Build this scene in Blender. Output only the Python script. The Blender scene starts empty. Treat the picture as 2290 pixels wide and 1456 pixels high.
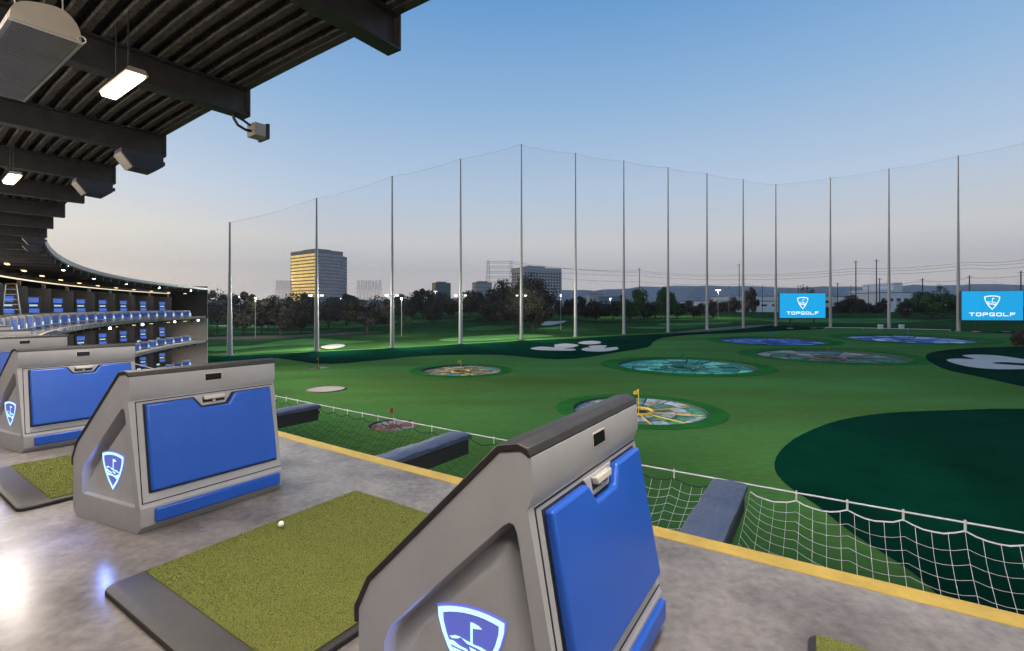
import bpy, bmesh, math, random
from mathutils import Vector, Matrix
from mathutils.geometry import delaunay_2d_cdt

R_ = math.radians
scene = bpy.context.scene
col = scene.collection

# ------------------------------------------------------------------ camera, sky, sun, exposure
F_PX, HORIZON, CX, EYE = 1085.0, 688.0, 1145.0, 1.65
cam = bpy.data.cameras.new('camera')
cam.sensor_width = 36.0
cam.lens = F_PX / 2290.0 * 36.0
cam.shift_y = -(728.0 - HORIZON) / 2290.0
cam.clip_start, cam.clip_end = 0.05, 30000.0
cam_o = bpy.data.objects.new('camera', cam)
cam_o.location = (0, 0, EYE)
cam_o.rotation_euler = (R_(90), 0, 0)
col.objects.link(cam_o)
scene.camera = cam_o

SUN_AZ, SUN_EL = -80.0, 3.0          # azimuth from +Y towards +X; the sunset lies to the left, behind the bays
world = bpy.data.worlds.new('World')
scene.world = world
world.use_nodes = True
wn = world.node_tree.nodes
wl = world.node_tree.links
bg = wn['Background']
sky = wn.new('ShaderNodeTexSky')
sky.sky_type = 'NISHITA'
sky.sun_disc = False
sky.sun_elevation = R_(SUN_EL)
sky.sun_rotation = R_(SUN_AZ)
sky.air_density, sky.dust_density, sky.ozone_density = 1.0, 0.6, 2.5
# dusk colours by height above the horizon, the same all round, plus the afterglow about the sunken sun and a share of the physical sky
SKY_S = 0.12


def wnode(t, **kw):
    n = wn.new(t)
    for k, v in kw.items():
        setattr(n, k, v)
    return n


tc = wnode('ShaderNodeTexCoord')
nrm = wnode('ShaderNodeVectorMath', operation='NORMALIZE')
wl.new(tc.outputs['Generated'], nrm.inputs[0])
sep = wnode('ShaderNodeSeparateXYZ')
wl.new(nrm.outputs[0], sep.inputs[0])
ramp_n = wnode('ShaderNodeValToRGB')
stops = [(0.0, (0.67, 0.62, 0.62)), (0.035, (0.555, 0.545, 0.585)), (0.075, (0.42, 0.45, 0.545)), (0.13, (0.55, 0.58, 0.635)), (0.22, (0.44, 0.57, 0.75)),
         (0.375, (0.265, 0.46, 0.72)), (0.53, (0.135, 0.335, 0.65)), (0.80, (0.085, 0.235, 0.52)), (1.0, (0.07, 0.20, 0.46))]
while len(ramp_n.color_ramp.elements) < len(stops):
    ramp_n.color_ramp.elements.new(0.5)
for e, (p, c) in zip(ramp_n.color_ramp.elements, stops):
    e.position = p
    e.color = (*c, 1)
wl.new(sep.outputs['Z'], ramp_n.inputs['Fac'])
dot = wnode('ShaderNodeVectorMath', operation='DOT_PRODUCT')
sdir = Vector((math.sin(R_(SUN_AZ)) * math.cos(R_(SUN_EL)), math.cos(R_(SUN_AZ)) * math.cos(R_(SUN_EL)), math.sin(R_(SUN_EL))))
wl.new(nrm.outputs[0], dot.inputs[0])
dot.inputs[1].default_value = sdir


def glow(power, colour, prev):
    mx = wnode('ShaderNodeMath', operation='MAXIMUM')
    wl.new(dot.outputs['Value'], mx.inputs[0])
    pw = wnode('ShaderNodeMath', operation='POWER')
    wl.new(mx.outputs[0], pw.inputs[0])
    pw.inputs[1].default_value = power
    low = wnode('ShaderNodeMath', operation='SUBTRACT', use_clamp=True)
    low.inputs[0].default_value = 1.0
    wl.new(sep.outputs['Z'], low.inputs[1])
    lp3 = wnode('ShaderNodeMath', operation='POWER')
    wl.new(low.outputs[0], lp3.inputs[0])
    lp3.inputs[1].default_value = 4.0
    mm = wnode('ShaderNodeMath', operation='MULTIPLY')
    wl.new(pw.outputs[0], mm.inputs[0])
    wl.new(lp3.outputs[0], mm.inputs[1])
    sc = wnode('ShaderNodeVectorMath', operation='SCALE')
    sc.inputs[0].default_value = colour
    wl.new(mm.outputs[0], sc.inputs['Scale'])
    ad = wnode('ShaderNodeVectorMath', operation='ADD')
    wl.new(prev, ad.inputs[0])
    wl.new(sc.outputs[0], ad.inputs[1])
    return ad.outputs[0]


cur = glow(2.2, (0.90, 0.63, 0.22), ramp_n.outputs['Color'])
cur = glow(60.0, (6.8, 3.8, 0.05), cur)
dv = wnode('ShaderNodeVectorMath', operation='SCALE')
dv.inputs['Scale'].default_value = 0.97 / SKY_S
wl.new(cur, dv.inputs[0])
nsky = wnode('ShaderNodeVectorMath', operation='SCALE')
nsky.inputs['Scale'].default_value = 0.15
wl.new(sky.outputs['Color'], nsky.inputs[0])
tot = wnode('ShaderNodeVectorMath', operation='ADD')
wl.new(dv.outputs[0], tot.inputs[0])
wl.new(nsky.outputs[0], tot.inputs[1])
bg.inputs['Strength'].default_value = SKY_S
wl.new(tot.outputs[0], bg.inputs['Color'])

sun = bpy.data.lights.new('sun', 'SUN')
sun.energy, sun.angle, sun.color = 0.3, R_(0.5), (1.0, 0.62, 0.30)
sun_o = bpy.data.objects.new('sun', sun)
sd = Vector((math.sin(R_(SUN_AZ)) * math.cos(R_(SUN_EL)), math.cos(R_(SUN_AZ)) * math.cos(R_(SUN_EL)), math.sin(R_(SUN_EL))))
sun_o.rotation_euler = sd.to_track_quat('Z', 'Y').to_euler()
col.objects.link(sun_o)

scene.view_settings.view_transform = 'Standard'
scene.view_settings.look = 'None'
scene.view_settings.exposure = 0.0
scene.view_settings.gamma = 1.0
scene.cycles.use_denoising = True
scene.cycles.use_adaptive_sampling = True
scene.cycles.adaptive_threshold = 0.025
scene.cycles.max_bounces = 8
scene.cycles.transparent_max_bounces = 12
scene.cycles.sample_clamp_indirect = 6.0

rnd = random.Random(7)
HAZE = 0.000046

# ------------------------------------------------------------------ geometry of the place
CC = (76.31, 119.94)                 # centre of the curved tee line
RR = 138.5                           # radius of the deck edge
TH0 = R_(236.406)
PITCH, GRID0 = 3.4, 1.36             # bay spacing along the edge, first grid line
S_END = 111.2
STOREY = 4.64


def ang(s):
    return TH0 - s / RR


def P(s, inset, z=0.0):
    t = ang(s)
    return Vector((CC[0] + (RR + inset) * math.cos(t), CC[1] + (RR + inset) * math.sin(t), z))


def rotz(s):
    return ang(s) + math.pi          # local x points to the field, local y along the edge


def ramp(x, a, b):
    t = min(1.0, max(0.0, (x - a) / (b - a)))
    return t


def zg(x, y):
    u = 0.535 * x + 0.845 * y
    d = math.hypot(x, y)
    v = ramp(u, 130, 255)
    r1 = 2.2 * (v * v * (3 - 2 * v) * 0.3 + v * 0.7)
    w = ramp(d, 230, 400)
    return -9.4 + r1 + 5.0 * (w * w * (3 - 2 * w) * 0.4 + w * 0.6)


def G(px, py):
    """the ground point seen at a pixel of the photograph"""
    d = F_PX * 11.0 / max(py - HORIZON, 1.0)
    for _ in range(60):
        z = zg((px - CX) / F_PX * d, d)
        d = 0.5 * d + 0.5 * F_PX * (EYE - z) / max(py - HORIZON, 1.0)
    x = (px - CX) / F_PX * d
    return Vector((x, d, zg(x, d)))


def at(px, py, d):
    return Vector(((px - CX) / F_PX * d, d, EYE - (py - HORIZON) / F_PX * d))


# ------------------------------------------------------------------ materials
MATS = {}


def M(name, c, rough=0.6, metal=0.0, var=None, bump=None, emit=None, spec=0.5, c2=None, detail=4.0, rvar=None, coat=0.0, stretch=None, wide=False):
    if name in MATS:
        return MATS[name]
    m = bpy.data.materials.new(name)
    m.use_nodes = True
    nt = m.node_tree
    b = nt.nodes['Principled BSDF']
    b.inputs['Base Color'].default_value = (*c, 1)
    b.inputs['Roughness'].default_value = rough
    b.inputs['Metallic'].default_value = metal
    b.inputs['Specular IOR Level'].default_value = spec
    if coat:
        b.inputs['Coat Weight'].default_value = coat
    tc = nt.nodes.new('ShaderNodeTexCoord')
    src = tc.outputs['Object']
    if stretch:
        mp = nt.nodes.new('ShaderNodeMapping')
        mp.inputs['Scale'].default_value = stretch
        nt.links.new(src, mp.inputs['Vector'])
        src = mp.outputs['Vector']

    def noise(sc, det=detail):
        n = nt.nodes.new('ShaderNodeTexNoise')
        n.inputs['Scale'].default_value = sc
        n.inputs['Detail'].default_value = det
        n.inputs['Roughness'].default_value = 0.6
        nt.links.new(src, n.inputs['Vector'])
        return n
    if var:
        n = noise(var[0])
        r = nt.nodes.new('ShaderNodeValToRGB')
        k = var[1]
        lo = c2 if c2 else tuple(max(0, x * (1 - k)) for x in c)
        hi = c if c2 else tuple(min(1, x * (1 + k)) for x in c)
        r.color_ramp.elements[0].position, r.color_ramp.elements[1].position = (0.22, 0.78) if wide else (0.32, 0.68)
        r.color_ramp.interpolation = 'EASE' if wide else 'LINEAR'
        r.color_ramp.elements[0].color = (*lo, 1)
        r.color_ramp.elements[1].color = (*hi, 1)
        nt.links.new(n.outputs['Fac'], r.inputs['Fac'])
        out = r.outputs['Color']
        if len(var) > 2:
            n2 = noise(var[2], 3)
            mx = nt.nodes.new('ShaderNodeMix')
            mx.data_type = 'RGBA'
            mx.blend_type = 'MULTIPLY'
            mx.inputs[0].default_value = 1.0
            r2 = nt.nodes.new('ShaderNodeValToRGB')
            r2.color_ramp.elements[0].position, r2.color_ramp.elements[1].position = 0.2, 0.8
            q = 1 - var[3]
            r2.color_ramp.elements[0].color = (q, q, q, 1)
            r2.color_ramp.elements[1].color = (1, 1, 1, 1)
            nt.links.new(n2.outputs['Fac'], r2.inputs['Fac'])
            nt.links.new(out, mx.inputs[6])
            nt.links.new(r2.outputs['Color'], mx.inputs[7])
            out = mx.outputs[2]
        nt.links.new(out, b.inputs['Base Color'])
    if rvar:
        n = noise(rvar[0], 3)
        mr = nt.nodes.new('ShaderNodeMapRange')
        mr.inputs['From Min'].default_value, mr.inputs['From Max'].default_value = 0.15, 0.85
        mr.inputs['To Min'].default_value, mr.inputs['To Max'].default_value = rvar[1], rvar[2]
        nt.links.new(n.outputs['Fac'], mr.inputs['Value'])
        nt.links.new(mr.outputs['Result'], b.inputs['Roughness'])
    if bump:
        n = noise(bump[0], 3)
        bp = nt.nodes.new('ShaderNodeBump')
        bp.inputs['Strength'].default_value = bump[1]
        bp.inputs['Distance'].default_value = bump[2] if len(bump) > 2 else 0.01
        nt.links.new(n.outputs['Fac'], bp.inputs['Height'])
        nt.links.new(bp.outputs['Normal'], b.inputs['Normal'])
    if emit:
        b.inputs['Emission Color'].default_value = (*emit[0], 1)
        b.inputs['Emission Strength'].default_value = emit[1]
    MATS[name] = m
    return m


concrete = M('polished_concrete', (0.34, 0.305, 0.287), 0.3, spec=0.14, var=(1.5, 0.5, 16.0, 0.42), c2=(0.135, 0.119, 0.113), rvar=(0.9, 0.17, 0.27), bump=(40, 0.03), detail=9, wide=True)
yellow_paint = M('yellow_paint', (0.50, 0.335, 0.055), 0.5, var=(5, 0.14, 22, 0.15))
shell = M('greige_plastic', (0.338, 0.334, 0.348), 0.42, var=(2.2, 0.09, 14, 0.06), rvar=(5, 0.34, 0.55), bump=(260, 0.05, 0.002))
blue_pad = M('blue_panel', (0.016, 0.088, 0.45), 0.34, var=(3, 0.06), rvar=(6, 0.28, 0.42))
black_gap = M('black_gap', (0.012, 0.012, 0.013), 0.7)
rubber = M('dark_rubber', (0.021, 0.017, 0.0155), 0.55, var=(14, 0.25), bump=(90, 0.15, 0.002))
mat_turf = M('mat_turf', (0.205, 0.222, 0.058), 0.9, var=(130, 0.3, 4, 0.15), c2=(0.125, 0.138, 0.030), spec=0.15, bump=(320, 0.5, 0.004))
display_black = M('display_glass', (0.01, 0.01, 0.012), 0.08)
cream_plastic = M('cream_plastic', (0.50, 0.46, 0.41), 0.4)
emblem_lit = M('emblem_light', (0.02, 0.03, 0.04), 0.4, emit=((0.55, 0.88, 1.0), 1.35))
emblem_fill = M('emblem_backlight', (0.05, 0.05, 0.12), 0.4, emit=((0.10, 0.13, 0.58), 0.85))
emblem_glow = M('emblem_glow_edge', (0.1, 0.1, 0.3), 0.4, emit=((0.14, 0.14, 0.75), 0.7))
roof_black = M('roof_black_paint', (0.028, 0.022, 0.018), 0.75, var=(9, 0.5), bump=(120, 0.35, 0.01))
deck_fire = M('sprayed_roof_deck', (0.105, 0.082, 0.070), 0.9, var=(24, 0.7, 4, 0.7), c2=(0.006, 0.005, 0.0045), bump=(180, 0.6, 0.01))
steel_dark = M('dark_steel', (0.020, 0.0175, 0.0185), 0.5, var=(5, 0.3))
steel_navy = M('navy_steel', (0.022, 0.024, 0.038), 0.5, var=(5, 0.2))
lamp_lit = M('lamp_diffuser', (1, 0.95, 0.85), 0.4, emit=((1.0, 0.86, 0.64), 8.0))
flood_lit = M('floodlight_lens', (1, 1, 1), 0.3, emit=((0.85, 0.93, 1.0), 30.0))
cove_lit = M('cove_light', (1, 0.9, 0.75), 0.5, emit=((1.0, 0.80, 0.58), 1.3))
metal_light = M('brushed_aluminium', (0.55, 0.53, 0.50), 0.35, 0.6, var=(10, 0.1))
heater_skin = M('heater_housing', (0.36, 0.31, 0.26), 0.45, 0.3, var=(3, 0.1))
vinyl = M('navy_vinyl', (0.055, 0.066, 0.115), 0.42, var=(5, 0.2), bump=(4.5, 0.5, 0.03), stretch=(1, 3.0, 1))
vinyl_dark = M('black_vinyl', (0.020, 0.019, 0.022), 0.55, bump=(6, 0.3, 0.02))
cord_white = M('white_cord', (0.55, 0.55, 0.58), 0.7)
cord_shaded = M('shaded_cord', (0.010, 0.016, 0.011), 0.8)  # same pale cord as the white one, with shade put into its colour
white_steel = M('white_steel', (0.62, 0.60, 0.60), 0.4, 0.2)
pole_steel = M('galvanised_pole', (0.36, 0.335, 0.335), 0.45, 0.35, var=(0.4, 0.12), stretch=(1, 1, 0.15))
rear_dark = M('dark_wall', (0.006, 0.0055, 0.0055), 0.7, var=(2, 0.2))
beige_wall = M('beige_wall', (0.36, 0.315, 0.275), 0.75, var=(0.5, 0.08))
slab_edge = M('slab_concrete', (0.30, 0.27, 0.25), 0.7, var=(1.2, 0.15))
white_fascia = M('fascia_metal', (0.33, 0.33, 0.36), 0.4, 0.3)
screen_glow = M('kiosk_screen', (0.05, 0.1, 0.4), 0.2, emit=((0.08, 0.20, 0.75), 0.55), var=(9, 0.5))
screen_pale = M('kiosk_touch_panel', (0.4, 0.6, 0.8), 0.2, emit=((0.5, 0.75, 0.95), 0.55))
col_grey = M('grey_column', (0.22, 0.20, 0.19), 0.55)
alu = M('ladder_aluminium', (0.55, 0.55, 0.55), 0.35, 0.7)
orange = M('orange_fibreglass', (0.45, 0.14, 0.03), 0.5)

field_turf = M('field_turf', (0.104, 0.262, 0.064), 0.9, var=(0.045, 0.3, 1.7, 0.32), c2=(0.094, 0.165, 0.036), spec=0.0, detail=6, stretch=(0.55, 1.7, 1.0))
rough_turf = M('dark_turf', (0.003, 0.050, 0.026), 0.95, var=(0.06, 0.2, 0.6, 0.3), c2=(0.002, 0.024, 0.014), spec=0.0)
fringe_turf = M('fringe_turf', (0.030, 0.150, 0.028), 0.9, var=(0.3, 0.2), spec=0.0)
sand = M('bunker_sand', (0.56, 0.45, 0.385), 0.9, var=(0.4, 0.08))
course_grass = M('course_grass', (0.055, 0.130, 0.034), 0.95, var=(0.018, 0.5, 0.11, 0.45), c2=(0.030, 0.072, 0.020), spec=0.0, detail=5)
fairway = M('lit_fairway_grass', (0.120, 0.270, 0.085), 0.95, var=(0.05, 0.3, 0.3, 0.2), c2=(0.060, 0.150, 0.040), spec=0.0)  # mown fairway green, with the course lamplight also put into the colour
dirt = M('course_dirt', (0.085, 0.055, 0.045), 0.95, var=(0.1, 0.3))


# ------------------------------------------------------------------ mesh helpers
class MB:
    def __init__(self):
        self.v, self.f, self.mi = [], [], []

    def add(self, vs, fs, mi=0):
        o = len(self.v)
        self.v.extend(tuple(x) for x in vs)
        self.f.extend(tuple(i + o for i in q) for q in fs)
        self.mi.extend([mi] * len(fs))
        return self

    def box(self, x0, x1, y0, y1, z0, z1, mi=0):
        vs = [(x0, y0, z0), (x1, y0, z0), (x1, y1, z0), (x0, y1, z0), (x0, y0, z1), (x1, y0, z1), (x1, y1, z1), (x0, y1, z1)]
        return self.add(vs, [(0, 3, 2, 1), (4, 5, 6, 7), (0, 1, 5, 4), (1, 2, 6, 5), (2, 3, 7, 6), (3, 0, 4, 7)], mi)

    def bar(self, a, b, w, h=None, up=(0, 0, 1), mi=0):
        """rectangular bar from a to b"""
        a, b = Vector(a), Vector(b)
        h = w if h is None else h
        d = (b - a).normalized()
        up = Vector(up)
        if abs(d.dot(up)) > 0.98:
            up = Vector((1, 0, 0))
        sx = d.cross(up).normalized() * (w / 2)
        sy = sx.cross(d).normalized() * (h / 2)
        vs = [a - sx - sy, a + sx - sy, a + sx + sy, a - sx + sy, b - sx - sy, b + sx - sy, b + sx + sy, b - sx + sy]
        return self.add(vs, [(3, 2, 1, 0), (4, 5, 6, 7), (0, 1, 5, 4), (1, 2, 6, 5), (2, 3, 7, 6), (3, 0, 4, 7)], mi)

    def tube(self, pts, r, n=6, mi=0, r2=None, caps=True):
        pts = [Vector(p) for p in pts]
        rings = []
        for i, p in enumerate(pts):
            d = (pts[min(i + 1, len(pts) - 1)] - pts[max(i - 1, 0)]).normalized()
            up = Vector((0, 0, 1)) if abs(d.z) < 0.95 else Vector((1, 0, 0))
            sx = d.cross(up).normalized()
            sy = sx.cross(d)
            rr = r if r2 is None else r + (r2 - r) * i / max(1, len(pts) - 1)
            rings.append([p + (sx * math.cos(2 * math.pi * k / n) + sy * math.sin(2 * math.pi * k / n)) * rr for k in range(n)])
        vs = [q for g in rings for q in g]
        fs = []
        for i in range(len(pts) - 1):
            for k in range(n):
                k2 = (k + 1) % n
                fs.append((i * n + k, (i + 1) * n + k, (i + 1) * n + k2, i * n + k2))
        if caps:
            fs.append(tuple(range(n)))
            fs.append(tuple((len(pts) - 1) * n + k for k in reversed(range(n))))
        return self.add(vs, fs, mi)

    def prism(self, poly, fn0, fn1, mi=0):
        """poly: 2D loop (counter-clockwise seen from fn1's side); fn0/fn1 map a 2D point to the two ends"""
        n = len(poly)
        vs = [fn0(p) for p in poly] + [fn1(p) for p in poly]
        fs = [tuple(reversed(range(n))), tuple(n + i for i in range(n))]
        for i in range(n):
            j = (i + 1) % n
            fs.append((i, j, n + j, n + i))
        return self.add(vs, fs, mi)

    def lathe(self, prof, n=16, c=(0, 0, 0), mi=0):
        vs, fs = [], []
        for r, z in prof:
            for k in range(n):
                a = 2 * math.pi * k / n
                vs.append((c[0] + r * math.cos(a), c[1] + r * math.sin(a), c[2] + z))
        for i in range(len(prof) - 1):
            for k in range(n):
                k2 = (k + 1) % n
                fs.append((i * n + k, i * n + k2, (i + 1) * n + k2, (i + 1) * n + k))
        return self.add(vs, fs, mi)

    def mesh(self, name, mats, smooth=False, bevel=0.0, seg=2):
        me = bpy.data.meshes.new(name)
        me.from_pydata(self.v, [], self.f)
        bm = bmesh.new()
        bm.from_mesh(me)
        bmesh.ops.recalc_face_normals(bm, faces=bm.faces)
        bm.to_mesh(me)
        bm.free()
        mats = mats if isinstance(mats, (list, tuple)) else [mats]
        for m in mats:
            me.materials.append(m)
        if len(mats) > 1 and len(me.polygons) == len(self.mi):
            me.polygons.foreach_set('material_index', self.mi)
        if smooth:
            me.shade_smooth()
        me.update()
        return me

    def build(self, name, mats, parent=None, smooth=False, bevel=0.0, seg=2):
        o = put(name, self.mesh(name, mats, smooth), parent)
        if bevel:
            bevel_mod(o, bevel, seg)
        return o


def bevel_mod(o, w, seg=2, angle=28):
    m = o.modifiers.new('bevel', 'BEVEL')
    m.width, m.segments, m.limit_method, m.angle_limit = w, seg, 'ANGLE', R_(angle)
    m.harden_normals = False
    o.data.shade_smooth()
    try:
        o.data.set_sharp_from_angle(angle=R_(40))
    except Exception:
        pass


def bake(o):
    """apply modifiers so that the copies share one plain mesh"""
    dg = bpy.context.evaluated_depsgraph_get()
    me = bpy.data.meshes.new_from_object(o.evaluated_get(dg))
    me.name = o.data.name
    o.modifiers.clear()
    o.data = me
    return o


def put(name, me, parent=None):
    o = bpy.data.objects.new(name, me)
    col.objects.link(o)
    if parent is not None:
        o.parent = parent
    return o


def tag(o, label=None, cat=None, group=None, kind=None):
    if label:
        o['label'] = label
    if cat:
        o['category'] = cat
    if group:
        o['group'] = group
    if kind:
        o['kind'] = kind
    return o


def empty(name, loc=(0, 0, 0), rz=0.0):
    o = bpy.data.objects.new(name, None)
    o.empty_display_size = 0.2
    o.location, o.rotation_euler = loc, (0, 0, rz)
    col.objects.link(o)
    return o


KIDS = {}


def kids(o):
    return [c for c in o.children]


def copy_tree(o, parent=None):
    c = o.copy()
    col.objects.link(c)
    c.parent = parent
    for ch in KIDS.get(o.name) or kids(o):
        copy_tree(ch, c)
    return c


def inside(p, poly):
    x, y = p[0], p[1]
    r = False
    j = len(poly) - 1
    for i in range(len(poly)):
        xi, yi, xj, yj = poly[i][0], poly[i][1], poly[j][0], poly[j][1]
        if (yi > y) != (yj > y) and x < (xj - xi) * (y - yi) / (yj - yi) + xi:
            r = not r
        j = i
    return r


def sheet(name, outer, holes, pts, m, dz=0.0, zfn=zg):
    """a ground sheet with holes, following the terrain"""
    vs, es = [], []
    for loop in [outer] + holes:
        o = len(vs)
        vs.extend(Vector((p[0], p[1])) for p in loop)
        es.extend((o + i, o + (i + 1) % len(loop)) for i in range(len(loop)))
    vs.extend(Vector((p[0], p[1])) for p in pts)
    r = delaunay_2d_cdt(vs, es, [], 0, 1e-4)
    ov, of = r[0], r[2]
    keep = []
    for f in of:
        c = (sum(ov[i][0] for i in f) / len(f), sum(ov[i][1] for i in f) / len(f))
        if inside(c, outer) and not any(inside(c, h) for h in holes):
            keep.append(tuple(f))
    mb = MB()
    mb.add([(v[0], v[1], zfn(v[0], v[1]) + dz) for v in ov], keep)
    me = bpy.data.meshes.new(name)
    me.from_pydata(mb.v, [], mb.f)
    bm = bmesh.new()
    bm.from_mesh(me)
    for fc in bm.faces:
        fc.normal_update()
        if fc.normal.z < 0:
            fc.normal_flip()
    loose = [v for v in bm.verts if not v.link_faces]
    bmesh.ops.delete(bm, geom=loose, context='VERTS')
    bm.to_mesh(me)
    bm.free()
    me.shade_smooth()
    me.materials.append(m)
    return put(name, me)


def smooth_loop(pts, n=3):
    """closed Catmull-Rom through the points"""
    out = []
    k = len(pts)
    for i in range(k):
        p0, p1, p2, p3 = (Vector(pts[(i + j - 1) % k][:2]) for j in range(4))
        for t in range(n):
            t /= n
            out.append(0.5 * ((2 * p1) + (p2 - p0) * t + (2 * p0 - 5 * p1 + 4 * p2 - p3) * t * t + (3 * p1 - p0 - 3 * p2 + p3) * t ** 3))
    return out


def grid_pts(poly, step, jit=0.25, margin_holes=()):
    xs, ys = [p[0] for p in poly], [p[1] for p in poly]
    out = []
    x = min(xs) + step / 2
    while x < max(xs):
        y = min(ys) + step / 2
        while y < max(ys):
            q = (x + rnd.uniform(-jit, jit) * step, y + rnd.uniform(-jit, jit) * step)
            if inside(q, poly):
                out.append(q)
            y += step
        x += step
    return out


# ------------------------------------------------------------------ the field, the course and the ground
POLES = [(514, 795, 497), (708, 785, 443), (877, 777, 394), (1030, 768, 355), (1166, 760, 322), (1287, 755, 342), (1395, 749, 359),
         (1494, 745, 374), (1581, 742, 387), (1662, 735, 401), (1735, 727, 412), (1857, 734, 397), (1988, 737, 377), (2143, 742, 348)]
pole_pos = []
for i, (px, yb, yt) in enumerate(POLES):
    if i < 5:
        d = F_PX * 11.0 / (yb - HORIZON)
    else:
        d = 56.2 * F_PX / (HORIZON - yt)
    x = (px - CX) / F_PX * d
    top = EYE + (HORIZON - yt) / F_PX * d
    pole_pos.append((x, d, zg(x, d), top))
pole_pos.append((176.0, 160.0, zg(176.0, 160.0), 57.8))
pole_pos.append((186.0, 139.0, zg(186.0, 139.0), 57.8))

arc = [P(s, 0.1) for s in [-60 + i * 4.28 for i in range(41)]]       # along the foot of the building
field_poly = [(p.x, p.y) for p in arc] + [(p[0], p[1]) for p in pole_pos] + [(190, 60), (150, -10), (120, -40)]

TARGETS = [  # pixel centre, half width, kind
    (1428, 915, 145, 'pale'), (1031, 828, 90, 'gold'), (1530, 817, 145, 'teal'), (1852, 795, 146, 'brown'),
    (1726, 762, 106, 'blue'), (2033, 757, 120, 'ice'), (880, 951, 54, 'rust'), (712, 822, 23, 'rustfar'), (729, 871, 39, 'sandtrap')]
targets = []
for px, py, hw, kd in TARGETS:
    c = G(px, py)
    r = hw / F_PX * c.y
    targets.append((c, r, kd))
holes = [[(c.x + r * math.cos(2 * math.pi * k / 48), c.y + r * math.sin(2 * math.pi * k / 48)) for k in range(48)] for c, r, kd in targets if kd != 'sandtrap']


def clear(pts):
    return [p for p in pts if all((p[0] - c.x) ** 2 + (p[1] - c.y) ** 2 > (r * 1.05) ** 2 for c, r, kd in targets)]


fld = sheet('field', field_poly, holes, clear(grid_pts(field_poly, 6.0)), field_turf)
tag(fld, 'mown green artificial turf field sloping up to the net', kind='structure')

outer = [(11500 * math.cos(2 * math.pi * k / 48), 11500 * math.sin(2 * math.pi * k / 48)) for k in range(48)]
gpts = []
big = [(-330, -80), (330, -80), (330, 470), (-330, 470)]
for q in grid_pts(big, 11.0):
    if not inside(q, field_poly):
        gpts.append(q)
for rad in (560, 720, 950, 1300, 1900, 2900, 4500, 7000):
    for k in range(40):
        gpts.append((rad * math.cos(2 * math.pi * (k + 0.5 * (rad % 3)) / 40), rad * math.sin(2 * math.pi * (k + 0.5 * (rad % 3)) / 40)))
gnd = sheet('ground', outer, [field_poly], gpts, course_grass, dz=-0.02)
tag(gnd, 'grass of the golf course and land beyond the net', kind='structure')


def patch(name, pix, m, dz, n=3, step=6.0, label=None, smooth=True):
    w = [G(*p) for p in pix]
    loop = smooth_loop(w, n) if smooth else [Vector((p.x, p.y)) for p in w]
    o = sheet(name, [(p.x, p.y) for p in loop], [], grid_pts([(p.x, p.y) for p in loop], step), m, dz)
    return tag(o, label, kind='structure')


rough_a = [(440, 803), (514, 797), (708, 787), (877, 779), (1030, 770), (1166, 762), (1287, 757), (1395, 750.5), (1494, 746.5), (1581, 742), (1662, 735.5),
           (1735, 729), (1800, 731), (1850, 735), (1750, 740), (1640, 745), (1560, 748), (1485, 755), (1458, 767), (1450, 776), (1380, 788), (1290, 802),
           (1210, 802), (1120, 794), (1000, 794), (900, 800), (780, 812), (700, 813), (620, 801), (540, 806), (440, 812)]
patch('rough_turf', rough_a, rough_turf, 0.05, 2, label='dark green turf band along the foot of the net poles')
rough_b = [(2500, 905), (2290, 865), (2200, 845), (2120, 828), (2082, 811), (2070, 797), (2090, 787), (2160, 779), (2290, 775), (2380, 770), (2330, 752), (2250, 745), (2180, 744), (2290, 741), (2500, 742)]
patch('rough_turf', rough_b, rough_turf, 0.05, 3, label='dark green turf around the white bunker at the field edge')
rough_c = [(2700, 1420), (2200, 1420), (2110, 1345), (2050, 1290), (1985, 1245), (1900, 1190), (1825, 1130), (1765, 1090), (1733, 1050), (1745, 1010), (1795, 972), (1880, 940), (1990, 924), (2140, 918), (2290, 915), (2700, 925)]
patch('rough_turf', rough_c, rough_turf, 0.05, 3, 3.0, label='large dark green turf lobe below the safety net')
bunkers = [
    ('white three-lobed sand bunker in the dark turf, left one', [(1186, 780), (1210, 776), (1240, 777.5), (1240, 772), (1265, 769), (1293, 772), (1284, 777), (1262, 780), (1284, 781), (1280, 785), (1210, 784)]),
    ('small oval white sand bunker above the two lobed ones', [(1293, 768), (1305, 764), (1325, 763), (1343, 765), (1340, 769), (1315, 771)]),
    ('white sand bunker with curled ends in the dark turf, right one', [(1300, 782), (1312, 778), (1322, 779), (1316, 775), (1336, 773), (1357, 774), (1352, 779), (1378, 777), (1381, 782), (1350, 787), (1312, 786)]),
    ('broad white sand bunker shaped like a claw by the frame edge', [(2117, 807), (2140, 803), (2180, 804), (2152, 796), (2190, 794), (2240, 797), (2300, 806), (2340, 812), (2300, 814), (2240, 811), (2222, 814), (2300, 820), (2330, 825), (2230, 827), (2160, 820)]),
]
for lb, px in bunkers:
    patch('sand_bunker', px, sand, 0.11, 4, 3.0, label=lb)
patch('sand_bunker', [(717, 777), (735, 772), (760, 770.5), (772, 773), (760, 778), (735, 781)], sand, 0.12, 4, 3.0, label='oval sand bunker on the course behind the net')
patch('sand_bunker', [(1207, 724), (1222, 719.5), (1245, 719), (1266, 718), (1260, 722), (1235, 727), (1215, 728)], sand, 0.16, 4, 3.0, label='pale sand bunker beside the big round tree')
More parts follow.
